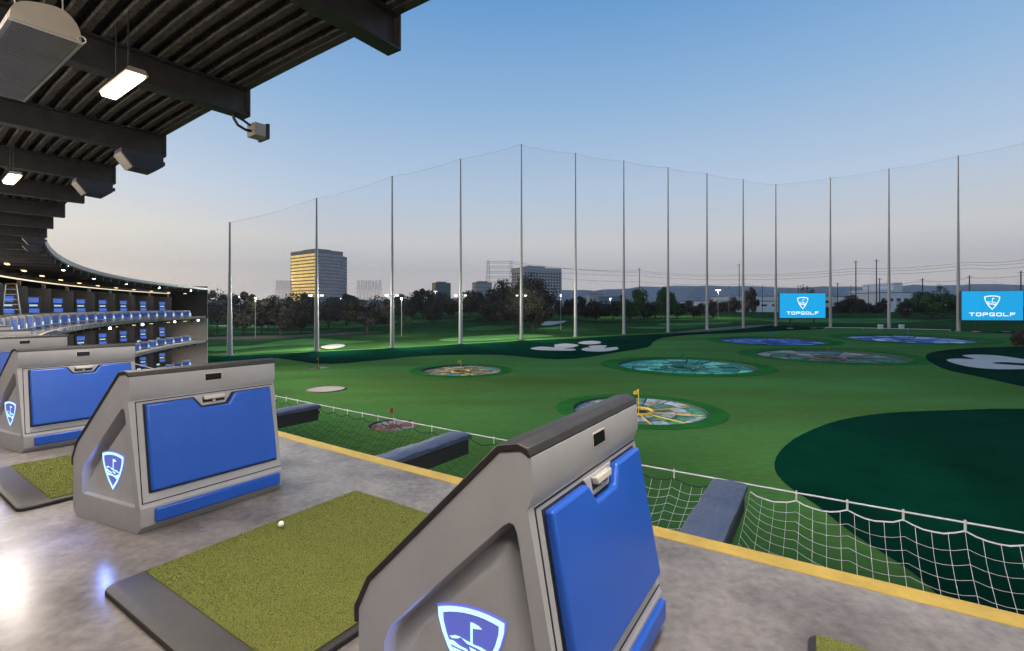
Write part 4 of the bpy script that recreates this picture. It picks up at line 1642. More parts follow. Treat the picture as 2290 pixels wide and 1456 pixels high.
def letters(word, x0, h, wd, gap, th):
    """blocky strokes as quads (list of 4 points)"""
    out = []

    def q(a, b, c, d):
        out.append([a, b, c, d])
    x = x0
    for ch in word:
        w = wd
        L, T, Rr, B = x, h, x + w, 0
        if ch == 'T':
            q((L, T - th), (Rr, T - th), (Rr, T), (L, T))
            q((x + w / 2 - th / 2, B), (x + w / 2 + th / 2, B), (x + w / 2 + th / 2, T - th), (x + w / 2 - th / 2, T - th))
        elif ch == 'O':
            q((L + th, T - th), (Rr - th * .5, T - th), (Rr - th * .5, T), (L + th * .5, T))
            q((L + th, B), (Rr - th * .5, B), (Rr - th * .5, B + th), (L + th * .5, B + th))
            q((L, B + th * .5), (L + th, B + th * .5), (L + th, T - th * .5), (L, T - th * .5))
            q((Rr - th, B + th * .5), (Rr, B + th * .5), (Rr, T - th * .5), (Rr - th, T - th * .5))
        elif ch == 'P':
            q((L, B), (L + th, B), (L + th, T), (L, T))
            q((L + th, T - th), (Rr - th * .4, T - th), (Rr - th * .4, T), (L + th, T))
            q((L + th, h * .36), (Rr - th * .4, h * .36), (Rr - th * .4, h * .36 + th), (L + th, h * .36 + th))
            q((Rr - th, h * .36 + th * .5), (Rr, h * .36 + th * .5), (Rr, T - th * .5), (Rr - th, T - th * .5))
        elif ch == 'G':
            q((L + th * .5, T - th), (Rr, T - th), (Rr, T), (L + th * .5, T))
            q((L + th * .5, B), (Rr, B), (Rr, B + th), (L + th * .5, B + th))
            q((L, B + th * .5), (L + th, B + th * .5), (L + th, T - th * .5), (L, T - th * .5))
            q((Rr - th, B + th), (Rr, B + th), (Rr, h * .55), (Rr - th, h * .55))
            q((x + w * .5, h * .55 - th), (Rr - th, h * .55 - th), (Rr - th, h * .55), (x + w * .5, h * .55))
        elif ch == 'L':
            q((L, B), (L + th, B), (L + th, T), (L, T))
            q((L + th, B), (Rr, B), (Rr, B + th), (L + th, B + th))
        elif ch == 'F':
            q((L, B), (L + th, B), (L + th, T), (L, T))
            q((L + th, T - th), (Rr, T - th), (Rr, T), (L + th, T))
            q((L + th, h * .42), (Rr - th, h * .42), (Rr - th, h * .42 + th), (L + th, h * .42 + th))
        x += w + gap
    return out


def big_screen(px0, px1, pyt, pyb, d0, d1, legs, label, pyt2=None):
    A, B = at(px0, pyb, d0), at(px1, pyb, d1)
    W = math.hypot(B.x - A.x, B.y - A.y)
    H = (pyb - pyt) / F_PX * (d0 + d1) / 2
    c = (A + B) / 2
    base = zg(c.x, c.y)
    root = empty('display_screen', (c.x, c.y, base), math.atan2(B.y - A.y, B.x - A.x))
    z0 = c.z - base
    m = MB()
    m.box(-W / 2 - 0.15, W / 2 + 0.15, 0.05, 0.9, z0 - 0.15, z0 + H + 0.15)
    m.build('cabinet', screen_back, root)
    m = MB()
    m.box(-W / 2, W / 2, 0.0, 0.048, z0, z0 + H)
    face = m.build('screen_face', screen_blue, root)
    cz, hh = z0 + H * 0.60, H * 0.50
    lit, fill, glow = emblem_parts(lambda x, y, dd: (x * hh, -dd * 2.0, cz + y * hh))
    lit.build('screen_emblem', screen_white, root)
    m = MB()
    lh = H * 0.125
    wd, gp = lh * 1.25, lh * 0.32
    tw = 7 * wd + 6 * gp
    for qd in letters('TOPGOLF', -tw / 2, lh, wd, gp, lh * 0.22):
        m.add([(x, -0.03, z0 + H * 0.135 + y) for x, y in qd], [(0, 1, 2, 3)])
    m.build('lettering', screen_white, root)
    for lx in legs:
        m = MB()
        m.bar((lx * W, 0.5, 0.0), (lx * W, 0.5, z0), 0.45)
        m.build('leg', steel_dark, root)
        m = MB()
        m.box(lx * W - 0.9, lx * W + 0.9, -0.3, 1.3, 0, 0.3)
        m.build('footing', slab_edge, root)
    tag(root, label, 'screen', 'blue screens at the end of the field')


big_screen(1744, 1846, 656, 711, 205, 206, (-0.26, 0.26), 'smaller blue screen with white shield emblem and name, by the far corner')
big_screen(2151, 2288, 651, 716, 176, 172, (-0.25, 0.25), 'larger blue screen with white shield emblem and name, by the picture edge')

# low rail and white boxes at the back of the field
m = MB()
pts = [G(1846, 735.5), G(1930, 736.5), G(2030, 739), G(2125, 741.5)]
m.tube([p + Vector((0, 0, 0.6)) for p in pts], 0.12, 6)
for p in pts:
    m.bar(p, p + Vector((0, 0, 0.6)), 0.15)
tag(m.build('field_rail', white_steel), 'low white rail along the back of the field', 'rail')
for px, lb in ((1969, 'small pale equipment box left of the middle screen pole'), (2016, 'small pale equipment box right of the middle screen pole')):
    c = G(px, 736)
    m = MB()
    m.box(c.x - 0.7, c.x + 0.7, c.y - 0.6, c.y + 0.6, c.z, c.z + 1.7)
    m.box(c.x - 0.8, c.x + 0.8, c.y - 0.7, c.y + 0.7, c.z + 1.7, c.z + 1.85)
    tag(m.build('equipment_box', white_steel), lb, 'box', 'equipment boxes at the field end')

# ------------------------------------------------------------------ far buildings
cream = M('tower_cream', (0.30, 0.27, 0.27), 0.7)
tower_glass = M('tower_mirror_glass', (0.17, 0.195, 0.26), 0.04, 1.0, var=(0.2, 0.2))
teal_glass = M('teal_glass', (0.07, 0.12, 0.14), 0.2, 0.3)
pale_wall = M('pale_concrete', (0.42, 0.40, 0.41), 0.8)
dark_glass = M('dark_window', (0.05, 0.06, 0.09), 0.2, 0.2)
tan_wall = M('tan_wall', (0.36, 0.28, 0.20), 0.8)
white_wall = M('white_wall', (0.74, 0.73, 0.73), 0.8)
roof_grey = M('flat_roof', (0.20, 0.19, 0.19), 0.8)


def tower(name, label, corner_px, top_y, left_px, right_px, d, dir_left, dir_right, floors, mats, crown=0.06, pane=True, foot_z=None):
    """block with its near corner at corner_px; faces run along dir_left and dir_right"""
    N = at(corner_px, top_y, d)
    fz = zg(N.x, N.y) if foot_z is None else foot_z

    def solve(px, dr):
        k = (px - CX) / F_PX
        return (k * N.y - N.x) / (dr[0] - k * dr[1])
    tl, tr = solve(left_px, dir_left), solve(right_px, dir_right)
    root = empty(name, (N.x, N.y, fz))
    H = N.z - fz
    dl, dr = Vector((*dir_left, 0)), Vector((*dir_right, 0))
    O = Vector((0, 0, 0))
    loop = [O, dr * tr, dr * tr + dl * tl, dl * tl]
    m = MB()
    vs = [p for p in loop] + [p + Vector((0, 0, H)) for p in loop]
    m.add(vs, [(0, 1, 2, 3), (7, 6, 5, 4), (0, 4, 5, 1), (1, 5, 6, 2), (2, 6, 7, 3), (3, 7, 4, 0)])
    m.build('wall', mats[0], root)
    m = MB()
    i0 = (dl * tl + dr * tr)
    c = [i0 * 0.5 + (p - i0 * 0.5) * 0.55 for p in loop]
    vs = [p + Vector((0, 0, H)) for p in c] + [p + Vector((0, 0, H * 1.02 + 0.8)) for p in c]
    m.add(vs, [(3, 2, 1, 0), (4, 5, 6, 7), (0, 1, 5, 4), (1, 2, 6, 5), (2, 3, 7, 6), (3, 0, 4, 7)])
    m.build('roof_plant', roof_grey, root)
    fh = H * (1 - crown) / floors
    for side, dv, t, nrm in (('l', dl, tl, dl.cross(Vector((0, 0, -1)))), ('r', dr, tr, dr.cross(Vector((0, 0, 1))))):
        cc = (dl * tl + dr * tr) * 0.5
        if nrm.dot(cc) > 0:
            nrm = -nrm
        for f in range(floors):
            z0, z1 = fh * f + fh * 0.26, fh * f + fh * 0.92
            a, b = dv * (t * 0.02), dv * (t * 0.98)
            m = MB()
            q = nrm * 0.12
            m.add([a - q, b - q, b + q, a + q, a - q, b - q, b + q, a + q], [])
            m.v = [tuple(p + Vector((0, 0, z0))) for p in (a - q, b - q, b + q, a + q)] + [tuple(p + Vector((0, 0, z1))) for p in (a - q, b - q, b + q, a + q)]
            m.f = [(0, 3, 2, 1), (4, 5, 6, 7), (0, 1, 5, 4), (1, 2, 6, 5), (2, 3, 7, 6), (3, 0, 4, 7)]
            m.mi = [0] * 6
            m.build('window_band', mats[1], root)
    tag(root, label, 'building')
    return root


def az(a):
    return (math.sin(R_(a)), math.cos(R_(a)))


tower('office_tower', 'tall office tower with golden lit face and blue banded face', 706, 557, 650, 767, 500, az(-53), az(37), 17, (cream, tower_glass))
tower('office_tower', 'darker narrow tower wing just behind the golden one', 766, 574, 740, 776, 545, az(-53), az(37), 16, (cream, tower_glass))
tower('office_block', 'small teal glass office block above the trees', 974, 632, 966, 1008, 600, az(-51), az(60), 6, (teal_glass, teal_glass))
tower('office_block', 'tan office block partly hidden by the lattice tower', 1064, 631, 1056, 1100, 620, az(-30), az(70), 7, (tan_wall, pale_wall))


def grid_tower(label, px0, px1, pxs, top, bot, d, cols, rows):
    A, B = at(px0, top, d), at(px1, top, d + 25)
    root = empty('office_tower', (A.x, A.y, zg(A.x, A.y)), math.atan2(B.y - A.y, B.x - A.x))
    W = math.hypot(B.x - A.x, B.y - A.y)
    H = A.z - zg(A.x, A.y)
    D = 30.0
    m = MB()
    m.box(0, W, 0.5, D, 0, H)
    m.build('wall', pale_wall, root)
    cw, rh = W / cols, (H * 0.9) / rows
    for i in range(cols + 1):
        m = MB()
        m.box(i * cw - cw * 0.19, i * cw + cw * 0.19, 0.0, 0.5, 0, H * 0.9)
        m.build('pier', pale_wall, root)
    for j in range(rows + 1):
        m = MB()
        m.box(cw * 0.2, W - cw * 0.2, 0.04, 0.5, j * rh - rh * 0.22, j * rh + rh * 0.22)
        m.build('spandrel', pale_wall, root)
    m = MB()
    m.box(0.2, W - 0.2, 0.35, 0.48, 0.5, H * 0.9 - 0.3)
    m.build('window_glass', dark_glass, root)
    m = MB()
    m.box(-0.6, W + 0.3, -0.1, D, H * 0.9, H)
    m.box(W * 0.2, W * 0.65, 8, 20, H, H + 2.5)
    m.build('parapet', pale_wall, root)
    m = MB()
    for j in range(rows):
        for i in range(5):
            m.box(-0.06, 0.02, 3 + i * 5.4, 3 + i * 5.4 + 3.4, j * rh + rh * 0.24, j * rh + rh * 0.78)
    m.build('side_windows', dark_glass, root)['kind'] = 'stuff'
    tag(root, label, 'building')


grid_tower('pale concrete tower with a grid of square windows behind the big tree', 1172, 1255, 1160, 597, 680, 560, 13, 13)


def shed(name, label, px0, px1, top, bot, d, depth, mat, bays=6, roofm=None, band=True, extra=()):
    A, B = at(px0, bot, d), at(px1, bot, d)
    z0 = zg(A.x, d)
    H = at(px0, top, d).z - z0
    root = empty(name, (A.x, d, z0))
    W = B.x - A.x
    m = MB()
    m.box(0, W, 0, depth, 0, H)
    m.build('wall', mat, root)
    m = MB()
    m.box(-0.4, W + 0.4, -0.4, depth + 0.4, H, H + 0.6)
    m.build('roof', roofm or roof_grey, root)
    for i in range(bays):
        m = MB()
        x = W * (i + 0.2) / bays
        m.box(x, x + W / bays * 0.55, -0.08, 0.1, H * 0.15 if not band else H * 0.55, H * 0.5 if not band else H * 0.72)
        m.build('window', dark_glass, root)
    for (fx0, fx1, h0) in extra:
        m = MB()
        m.box(W * fx0, W * fx1, 1.0, depth - 1, H + 0.6, H + 0.6 + h0)
        m.build('upper_block', mat, root)
    tag(root, label, 'building')


shed('warehouse', 'long white shed with a dark roof line behind the far poles', 1556, 1745, 674, 700, 420, 40, white_wall, 8)
shed('warehouse', 'low white building with a grey roof behind the smaller screen', 1625, 1890, 663, 690, 520, 40, white_wall, 9)
shed('warehouse', 'white stepped industrial building between the screens', 1968, 2052, 655, 705, 430, 40, white_wall, 5, extra=((0.38, 0.62, 8.5), (0.0, 0.38, 2.5)))
shed('warehouse', 'white flat building left of the stepped one', 1895, 1972, 664, 690, 500, 30, white_wall, 6)
shed('warehouse', 'pale building behind the larger screen', 2050, 2330, 660, 690, 520, 30, pale_wall, 8)
shed('office_block', 'low blue-grey office block above the trees', 1340, 1392, 664, 690, 640, 30, M('blue_grey_wall', (0.16, 0.19, 0.25), 0.6), 5)
shed('office_block', 'flat pale office block on the skyline near the mountains', 1318, 1352, 659, 685, 900, 30, pale_wall, 4)
shed('clubhouse', 'low pale clubhouse glimpsed beside the bay building', 462, 505, 731, 738, 250, 10, white_wall, 4)


# lattice structures
def lattice(name, label, px0, px1, top, d, arms, cols=2, thin=0.22, foot=None, z_low=None):
    A, B = at(px0, top, d), at(px1, top, d)
    z0 = zg(A.x, d)
    H = A.z - z0
    root = empty(name, (A.x, d, z0))
    W = B.x - A.x
    for i in range(cols):
        x = W * i / (cols - 1)
        m = MB()
        w = 1.1
        for dx, dy in ((-w, -w), (w, -w), (w, w), (-w, w)):
            m.bar((x + dx * 1.8, dy * 1.8, 0), (x + dx * 0.5, dy * 0.5, H), thin)
        ng = 12
        for g in range(ng):
            t0, t1 = g / ng, (g + 1) / ng
            s0, s1 = 1.8 - 1.3 * t0, 1.8 - 1.3 * t1
            for (ax, ay), (bx, by) in (((-w, -w), (w, -w)), ((w, -w), (w, w)), ((w, w), (-w, w)), ((-w, w), (-w, -w))):
                m.bar((x + ax * s0, ay * s0, H * t0), (x + bx * s1, by * s1, H * t1), thin * 0.7)
        m.build('lattice_leg', M('lattice_steel', (0.26, 0.23, 0.24), 0.6), root)
    for fz in arms:
        m = MB()
        z = H * fz
        m.bar((-W * 0.12, 0, z), (W * 1.12, 0, z), thin * 1.2)
        m.bar((-W * 0.12, 0, z - 1.4), (W * 1.12, 0, z - 1.4), thin)
        for g in range(10):
            x = W * g / 10
            m.bar((x, 0, z - 1.4), (x + W / 10, 0, z), thin * 0.7)
        m.build('cross_beam', MATS['lattice_steel'], root)
    tag(root, label, 'pylon')


lattice('lattice_tower', 'double lattice power tower with stacked cross beams beside the big tree', 1092, 1143, 583, 330, (0.99, 0.90, 0.81, 0.72, 0.63), 2, 0.15)
lattice('lattice_gantry', 'grid-like steel gantry right of the golden tower', 802, 850, 627, 450, (0.98, 0.90, 0.82, 0.74), 7, 0.09)
lattice('lattice_gantry', 'grid-like steel gantry left of the golden tower', 620, 650, 627, 450, (0.98, 0.90, 0.82, 0.74), 5, 0.09)

# utility poles and wires
wood = M('utility_pole_wood', (0.09, 0.075, 0.07), 0.8)
UP = [(1430, 600, 420), (1653, 590, 430), (1914, 583, 330), (1960, 580, 330), (1967, 622, 350), (1873, 632, 380), (2063, 622, 320), (2168, 616, 300), (2283, 606, 280)]
upo = []
for i, (px, yt, d) in enumerate(UP):
    T = at(px, yt, d)
    z0 = zg(T.x, d)
    root = empty('utility_pole', (T.x, d, z0))
    m = MB()
    m.tube([(0, 0, 0), (0, 0, T.z - z0)], 0.42, 8, r2=0.28)
    m.build('pole', wood, root)
    m = MB()
    m.bar((-1.8, 0, T.z - z0 - 1.0), (1.8, 0, T.z - z0 - 1.0), 0.22)
    m.build('cross_arm', wood, root)
    tag(root, ['thin utility pole rising from the left green tree', 'thin tall utility pole left of the far corner pole', 'tall utility pole between the screens, left of a close pair', 'tall utility pole between the screens, right of a close pair', 'short utility pole next to the close pair',
               'short utility pole just past the smaller screen', 'utility pole left of the round green tree', 'utility pole above the larger screen', 'utility pole at the picture edge above the larger screen'][i], 'utility pole', 'utility poles behind the field')
for i, px in enumerate((1630, 1705, 1785, 1903, 1942)):
    T = at(px, 638, 300)
    z0 = zg(T.x, 300)
    m = MB()
    m.tube([(T.x, 300, z0), (T.x, 300, T.z)], 0.17, 6)
    tag(m.build('fence_pole', steel_dark), ['thin dark fence pole left of the far pole group', 'thin dark fence pole before the white shed', 'thin dark fence pole behind the smaller screen', 'thin dark fence pole past the smaller screen', 'thin dark fence pole before the white buildings'][i], 'fence pole', 'thin fence poles beyond the net')
wires = [[(1146, 590, 330), (1430, 606, 420), (1653, 614, 430), (1914, 600, 330), (2168, 586, 300), (2330, 574, 280)],
         [(1146, 600, 330), (1430, 616, 420), (1653, 625, 430), (1914, 612, 330), (2168, 600, 300), (2330, 590, 280)],
         [(1146, 612, 330), (1430, 630, 420), (1653, 636, 430), (1873, 640, 380), (2063, 628, 320), (2168, 621, 300), (2330, 608, 280)],
         [(1146, 586, 330), (1430, 610, 420), (1653, 617, 430), (1914, 606, 330), (2168, 592, 300), (2330, 581, 280)]]
for i, w in enumerate(wires):
    pts = []
    for (a, b) in zip(w, w[1:]):
        A, B = at(*a), at(*b)
        for t in range(8):
            t /= 8
            q = A.lerp(B, t)
            q.z -= 4 * t * (1 - t) * 1.5
            pts.append(q)
    pts.append(at(*w[-1]))
    m = MB()
    m.tube(pts, 0.085, 4, caps=False)
    tag(m.build('power_line', M('wire', (0.10, 0.085, 0.08), 0.6)), 'power line from the lattice tower across the far sky, %s from the top' % ('uppermost' if i == 0 else ORD[(0, 2, 3, 1)[i]]), 'power line', 'power lines')

# lamp posts on the course
lamp_head = M('course_lamp', (1, 1, 1), 0.4, emit=((0.95, 0.97, 1.0), 2.2))
LPOST = [(571, 757, 667, 1, 'pale lamp post before the left trees'), (898, 752, 668, 1, 'lamp post with lit head on the open course'), (974, 700, 652, 2, 'lit twin lamp post above the middle trees'), (1254, 738, 660, 1, 'lamp post beside the big round tree'),
         (1606, 712, 650, 3, 'brightest star-like lamp post before the white shed'), (1365, 710, 668, 1, 'small lamp post among the dark trees'), (1505, 708, 668, 2, 'small lamp post by the right green tree'),
         (535, 730, 665, 1, 'lamp post behind the first net pole'), (764, 725, 668, 1, 'lit lamp post below the blue tower face'), (1030, 715, 664, 1, 'lit lamp post at the fourth net pole')]
for px, yb, yt, sz, lb in LPOST:
    b = G(px, yb)
    T = at(px, yt, b.y)
    root = empty('lamp_post', b)
    H = T.z - b.z
    m = MB()
    m.tube([(0, 0, 0), (0, 0, H)], 0.16, 8, r2=0.10)
    m.build('post', pole_steel, root)
    m = MB()
    w = 0.35 * sz * b.y / 200
    m.box(-w, w, -0.3, 0.3, H, H + 0.35 * (1 + 0.6 * (sz == 3)))
    m.build('lamp_head', lamp_head, root)
    tag(root, lb, 'lamp post', 'lamp posts on the golf course')
    course_light(root, (0, 0, H - 0.3), 7000.0 * sz)

# ------------------------------------------------------------------ trees
bark = M('bark', (0.045, 0.032, 0.025), 0.9, var=(3, 0.3))


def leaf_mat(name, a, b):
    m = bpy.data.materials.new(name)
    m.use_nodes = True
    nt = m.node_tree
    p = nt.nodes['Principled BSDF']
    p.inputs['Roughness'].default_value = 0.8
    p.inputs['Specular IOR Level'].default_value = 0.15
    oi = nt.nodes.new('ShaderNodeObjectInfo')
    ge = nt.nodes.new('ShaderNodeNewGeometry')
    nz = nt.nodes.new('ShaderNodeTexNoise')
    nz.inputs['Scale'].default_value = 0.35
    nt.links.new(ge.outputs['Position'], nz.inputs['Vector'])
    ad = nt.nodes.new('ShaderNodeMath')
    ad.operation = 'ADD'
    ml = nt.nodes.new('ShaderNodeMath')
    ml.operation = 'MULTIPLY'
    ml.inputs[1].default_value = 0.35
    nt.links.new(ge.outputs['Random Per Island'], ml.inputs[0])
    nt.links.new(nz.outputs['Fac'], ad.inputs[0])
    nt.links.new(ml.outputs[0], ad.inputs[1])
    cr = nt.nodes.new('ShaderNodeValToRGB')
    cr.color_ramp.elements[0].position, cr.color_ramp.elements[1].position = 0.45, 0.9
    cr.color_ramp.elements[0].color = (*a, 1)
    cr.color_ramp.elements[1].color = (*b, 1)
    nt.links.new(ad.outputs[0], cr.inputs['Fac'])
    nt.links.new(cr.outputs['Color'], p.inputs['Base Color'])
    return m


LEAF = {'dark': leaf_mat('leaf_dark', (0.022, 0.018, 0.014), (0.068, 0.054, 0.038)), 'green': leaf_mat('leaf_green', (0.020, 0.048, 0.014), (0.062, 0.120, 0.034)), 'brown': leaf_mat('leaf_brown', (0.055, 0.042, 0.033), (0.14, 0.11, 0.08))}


def crown_mesh(seed, nblob, nleaf, flat, leaf, open_=1.0):
    r = random.Random(seed)
    blobs = []
    for i in range(nblob):
        while True:
            p = Vector((r.uniform(-1, 1), r.uniform(-1, 1), r.uniform(-1, 1)))
            if 0.15 < p.length < 1:
                break
        p = p.normalized() * (p.length ** 0.45) * 0.72
        p.z = p.z * flat
        blobs.append((p, r.choice((0.16, 0.24, 0.34, 0.46)) * r.uniform(0.85, 1.15) * open_))
    vs, fs = [], []
    for i in range(nleaf):
        c, br = blobs[r.randrange(nblob)]
        d = Vector((r.gauss(0, 1), r.gauss(0, 1), r.gauss(0, 1))).normalized()
        q = c + d * br * (r.random() ** 0.4)
        a = Vector((r.gauss(0, 1), r.gauss(0, 1), r.gauss(0, 1))).normalized()
        b = a.cross(d).normalized() if abs(a.dot(d)) < 0.95 else a.orthogonal().normalized()
        l = leaf * r.uniform(0.6, 1.3)
        o = len(vs)
        vs += [q - a * l, q + b * l * 0.55, q + a * l, q - b * l * 0.55]
        fs.append((o, o + 1, o + 2, o + 3))
    zmin = min(v.z for v in vs)
    me = bpy.data.meshes.new('crown')
    me.from_pydata([tuple(v) for v in vs], [], fs)
    return me


def trunk_mesh(seed, limbs=5):
    r = random.Random(seed)
    m = MB()
    m.tube([(0, 0, 0), (0.02, 0.01, 0.35), (-0.01, 0.02, 0.7), (0.0, 0.0, 1.0)], 0.085, 7, r2=0.05)
    for i in range(limbs):
        a = 2 * math.pi * i / limbs + r.uniform(-0.4, 0.4)
        l = r.uniform(0.5, 0.9)
        m.tube([(0, 0, 0.6 + 0.05 * i), (0.25 * math.cos(a), 0.25 * math.sin(a), 0.95), (l * math.cos(a) * 0.8, l * math.sin(a) * 0.8, 1.5)], 0.04, 5, r2=0.012)
    return m.mesh('trunk', bark)


CROWNS = {}
for kd, cfgs in {'dark': [(1, 16, 6500, 0.75, 0.058, 1.0), (2, 11, 5600, 0.62, 0.060, 1.1), (3, 20, 6500, 0.85, 0.056, 0.9), (14, 9, 5200, 0.95, 0.060, 1.2), (15, 14, 6000, 0.7, 0.056, 0.85)], 'green': [(4, 22, 5200, 0.9, 0.062, 1.0), (5, 20, 5200, 0.8, 0.062, 1.0)], 'brown': [(6, 20, 3200, 0.9, 0.055, 1.0)],
                 'dome': [(7, 60, 26000, 0.95, 0.040, 0.9)], 'feather': [(8, 12, 900, 1.0, 0.06, 0.9)]}.items():
    CROWNS[kd] = []
    for c in cfgs:
        me = crown_mesh(*c)
        me.materials.append(LEAF[{'dome': 'dark', 'feather': 'brown'}.get(kd, kd)])
        CROWNS[kd].append(me)
TRUNKS = [trunk_mesh(11), trunk_mesh(12)]

TREES = [  # px centre, base y, crown top y, crown bottom y, width px, kind, label
    (486, 748, 646, 705, 62, 'brown', 'pale brown bare-looking tree right beside the bay building'), (545, 752, 656, 722, 78, 'dark', 'dark tree behind the first net pole'),
    (585, 747, 674, 728, 70, 'dark', 'lower dark tree by the pale lamp post'), (600, 740, 664, 715, 56, 'green', 'green lit tree behind the pale lamp post'),
    (628, 753, 650, 726, 84, 'dark', 'tall dark tree left of the golden tower'), (672, 735, 652, 712, 66, 'dark', 'dark tree right under the golden tower face'),
    (672, 745, 695, 726, 74, 'dark', 'low dark tree at the edge of the earth strip'), (735, 742, 676, 718, 76, 'dark', 'dark tree at the foot of the blue tower face'),
    (700, 728, 682, 712, 60, 'dark', 'small dark tree below the tower corner'), (775, 728, 660, 712, 86, 'dark', 'dark tree reaching the tower right edge'),
    (820, 747, 655, 716, 104, 'dark', 'broad dark tree below the right gantry'), (862, 740, 668, 720, 70, 'dark', 'dark tree behind the third net pole'),
    (905, 742, 702, 732, 30, 'green', 'small green shrub tree by the third net pole'), (908, 712, 650, 700, 60, 'dark', 'dark tree left of the teal block'),
    (945, 714, 648, 702, 66, 'dark', 'dark tree before the teal block'), (985, 716, 660, 706, 64, 'dark', 'dark tree just right of the teal block'),
    (965, 722, 678, 712, 52, 'dark', 'smaller dark tree on the course slope'), (1012, 712, 664, 702, 46, 'dark', 'dark tree left of the fourth net pole'),
    (1050, 714, 656, 700, 66, 'dark', 'dark tree before the tan block'), (1082, 716, 650, 704, 66, 'dark', 'dark tree at the lattice tower foot'), (1122, 718, 634, 700, 74, 'dark', 'dark domed tree between lattice tower and big tree'),
    (1110, 728, 672, 714, 84, 'dark', 'low spreading dark tree left of the big tree'), (1192, 742, 614, 729, 122, 'dome', 'big dense round dark tree in the middle'),
    (1150, 735, 662, 722, 70, 'dark', 'dark tree tucked against the big round tree'), (1296, 716, 664, 704, 48, 'dark', 'dark tree by the sixth net pole'), (1332, 718, 672, 706, 66, 'dark', 'dark low tree right of the sixth net pole'),
    (1372, 717, 676, 706, 52, 'dark', 'dark low tree left of the left green tree'), (1410, 718, 640, 706, 70, 'green', 'left of the two bright green trees'), (1440, 714, 676, 706, 72, 'dark', 'dark low tree between the two green trees'),
    (1488, 716, 639, 706, 46, 'green', 'right of the two bright green trees'), (1466, 712, 678, 704, 50, 'dark', 'dark low tree before the right green tree'), (1516, 712, 672, 704, 48, 'green', 'green low tree right of the green pair'),
    (1550, 712, 670, 705, 56, 'dark', 'rounded dark tree by the ninth net pole'), (1596, 712, 664, 706, 24, 'dark', 'slim dark tree by the white shed'), (1680, 710, 645, 700, 34, 'dark', 'slim dark tree before the shed, left of the smaller screen'),
    (1804, 712, 638, 668, 34, 'feather', 'thin feathery tree above the smaller screen'), (1905, 706, 664, 694, 50, 'dark', 'round dark tree above the hedge between the screens'), (2028, 714, 670, 706, 46, 'dark', 'dark tree beside the stepped white building'),
    (2085, 714, 650, 707, 84, 'green', 'round green tree left of the larger screen'), (2108, 710, 636, 668, 28, 'feather', 'feathery tree top behind the round green tree'),
    (2298, 780, 737, 776, 44, 'dark', 'dark bush cut off by the right picture edge'), (1640, 704, 668, 696, 34, 'dark', 'small dark tree before the white shed roof'), (1260, 716, 668, 706, 36, 'dark', 'small dark tree right of the pale tower')]
rt = random.Random(21)
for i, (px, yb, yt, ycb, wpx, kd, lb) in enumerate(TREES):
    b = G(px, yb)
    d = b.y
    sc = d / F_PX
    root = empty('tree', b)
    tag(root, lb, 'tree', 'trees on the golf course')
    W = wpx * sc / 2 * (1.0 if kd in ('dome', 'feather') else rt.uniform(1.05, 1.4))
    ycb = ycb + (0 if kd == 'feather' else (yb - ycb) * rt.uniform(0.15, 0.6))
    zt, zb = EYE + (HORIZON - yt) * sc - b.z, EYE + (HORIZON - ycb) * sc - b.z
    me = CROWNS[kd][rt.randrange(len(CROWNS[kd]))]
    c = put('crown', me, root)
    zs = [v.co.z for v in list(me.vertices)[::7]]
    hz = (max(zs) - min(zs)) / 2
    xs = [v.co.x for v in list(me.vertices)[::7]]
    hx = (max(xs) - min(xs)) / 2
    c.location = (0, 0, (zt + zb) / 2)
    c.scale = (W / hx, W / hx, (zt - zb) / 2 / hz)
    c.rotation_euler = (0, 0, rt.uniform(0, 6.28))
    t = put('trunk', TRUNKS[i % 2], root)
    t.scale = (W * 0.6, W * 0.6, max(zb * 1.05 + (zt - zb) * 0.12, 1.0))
    t.rotation_euler = (0, 0, rt.uniform(0, 6.28))

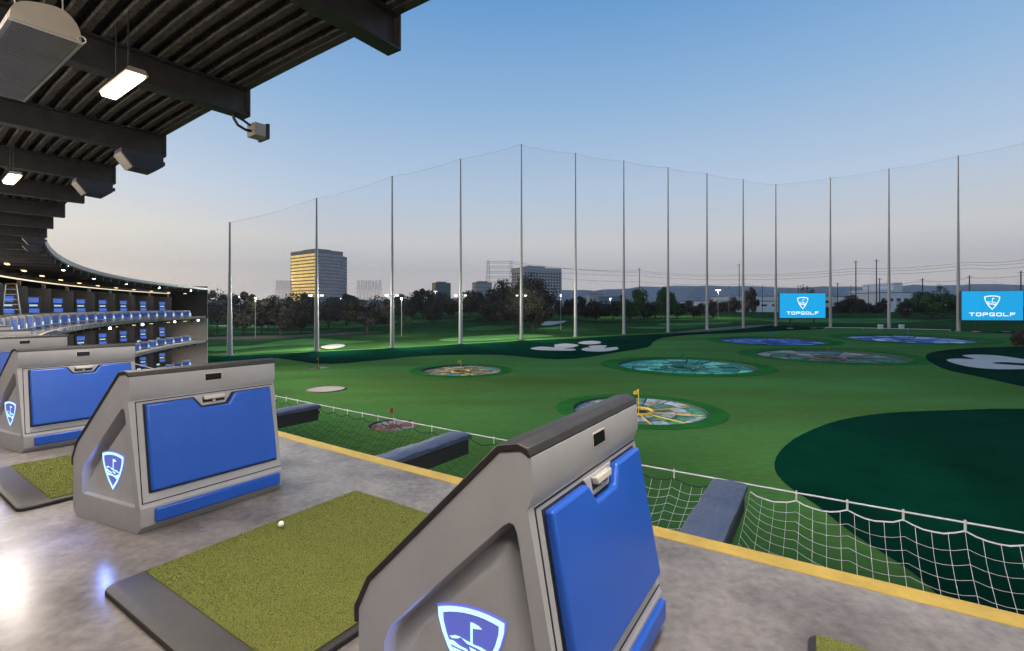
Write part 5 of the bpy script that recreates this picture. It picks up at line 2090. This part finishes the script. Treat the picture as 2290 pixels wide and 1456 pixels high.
# hedges and the far wood, read as masses
def leafy_mass(name, label, px0, px1, top, bot, d, dep, n, mt, leaf):
    r = random.Random(int(px0))
    vs, fs = [], []
    A, B = at(px0, bot, d), at(px1, bot, d)
    z0 = zg(A.x, d)
    for i in range(n):
        t = r.random()
        x = A.x + (B.x - A.x) * t
        hz = (at(px0, top, d).z - z0) * (0.72 + 0.28 * math.sin(t * 17 + px0) * math.cos(t * 7.3) + 0.12 * math.sin(t * 61))
        q = Vector((x, d + r.uniform(-dep, dep), z0 + hz * (r.random() ** 0.6)))
        a = Vector((r.gauss(0, 1), r.gauss(0, 1), r.gauss(0, 1))).normalized()
        b = a.orthogonal().normalized()
        l = leaf * r.uniform(0.6, 1.4)
        o = len(vs)
        vs += [q - a * l, q + b * l * 0.6, q + a * l, q - b * l * 0.6]
        fs.append((o, o + 1, o + 2, o + 3))
    me = bpy.data.meshes.new(name)
    me.from_pydata([tuple(v) for v in vs], [], fs)
    me.materials.append(mt)
    o = put(name, me)
    return o


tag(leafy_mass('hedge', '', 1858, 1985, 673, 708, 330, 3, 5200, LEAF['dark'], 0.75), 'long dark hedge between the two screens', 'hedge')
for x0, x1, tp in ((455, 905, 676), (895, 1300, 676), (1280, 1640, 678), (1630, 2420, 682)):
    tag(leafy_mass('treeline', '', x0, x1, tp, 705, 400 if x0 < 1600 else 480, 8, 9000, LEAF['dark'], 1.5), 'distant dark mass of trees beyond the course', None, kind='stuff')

# ------------------------------------------------------------------ the evening haze
mb = MB()
mb.box(-13500, 13500, -13500, 13500, -16.0, 520.0)
hz = mb.build('haze', None)
hz.data.materials.clear()
hm = bpy.data.materials.new('evening_haze')
hm.use_nodes = True
hn = hm.node_tree
hn.nodes.remove(hn.nodes['Principled BSDF'])
pv = hn.nodes.new('ShaderNodeVolumePrincipled')
pv.inputs['Color'].default_value = (0.86, 0.90, 1.0, 1)
pv.inputs['Density'].default_value = HAZE
pv.inputs['Anisotropy'].default_value = 0.2
hn.links.new(pv.outputs['Volume'], hn.nodes['Material Output'].inputs['Volume'])
hz.data.materials.append(hm)
tag(hz, 'pale evening haze over the whole place', kind='stuff')
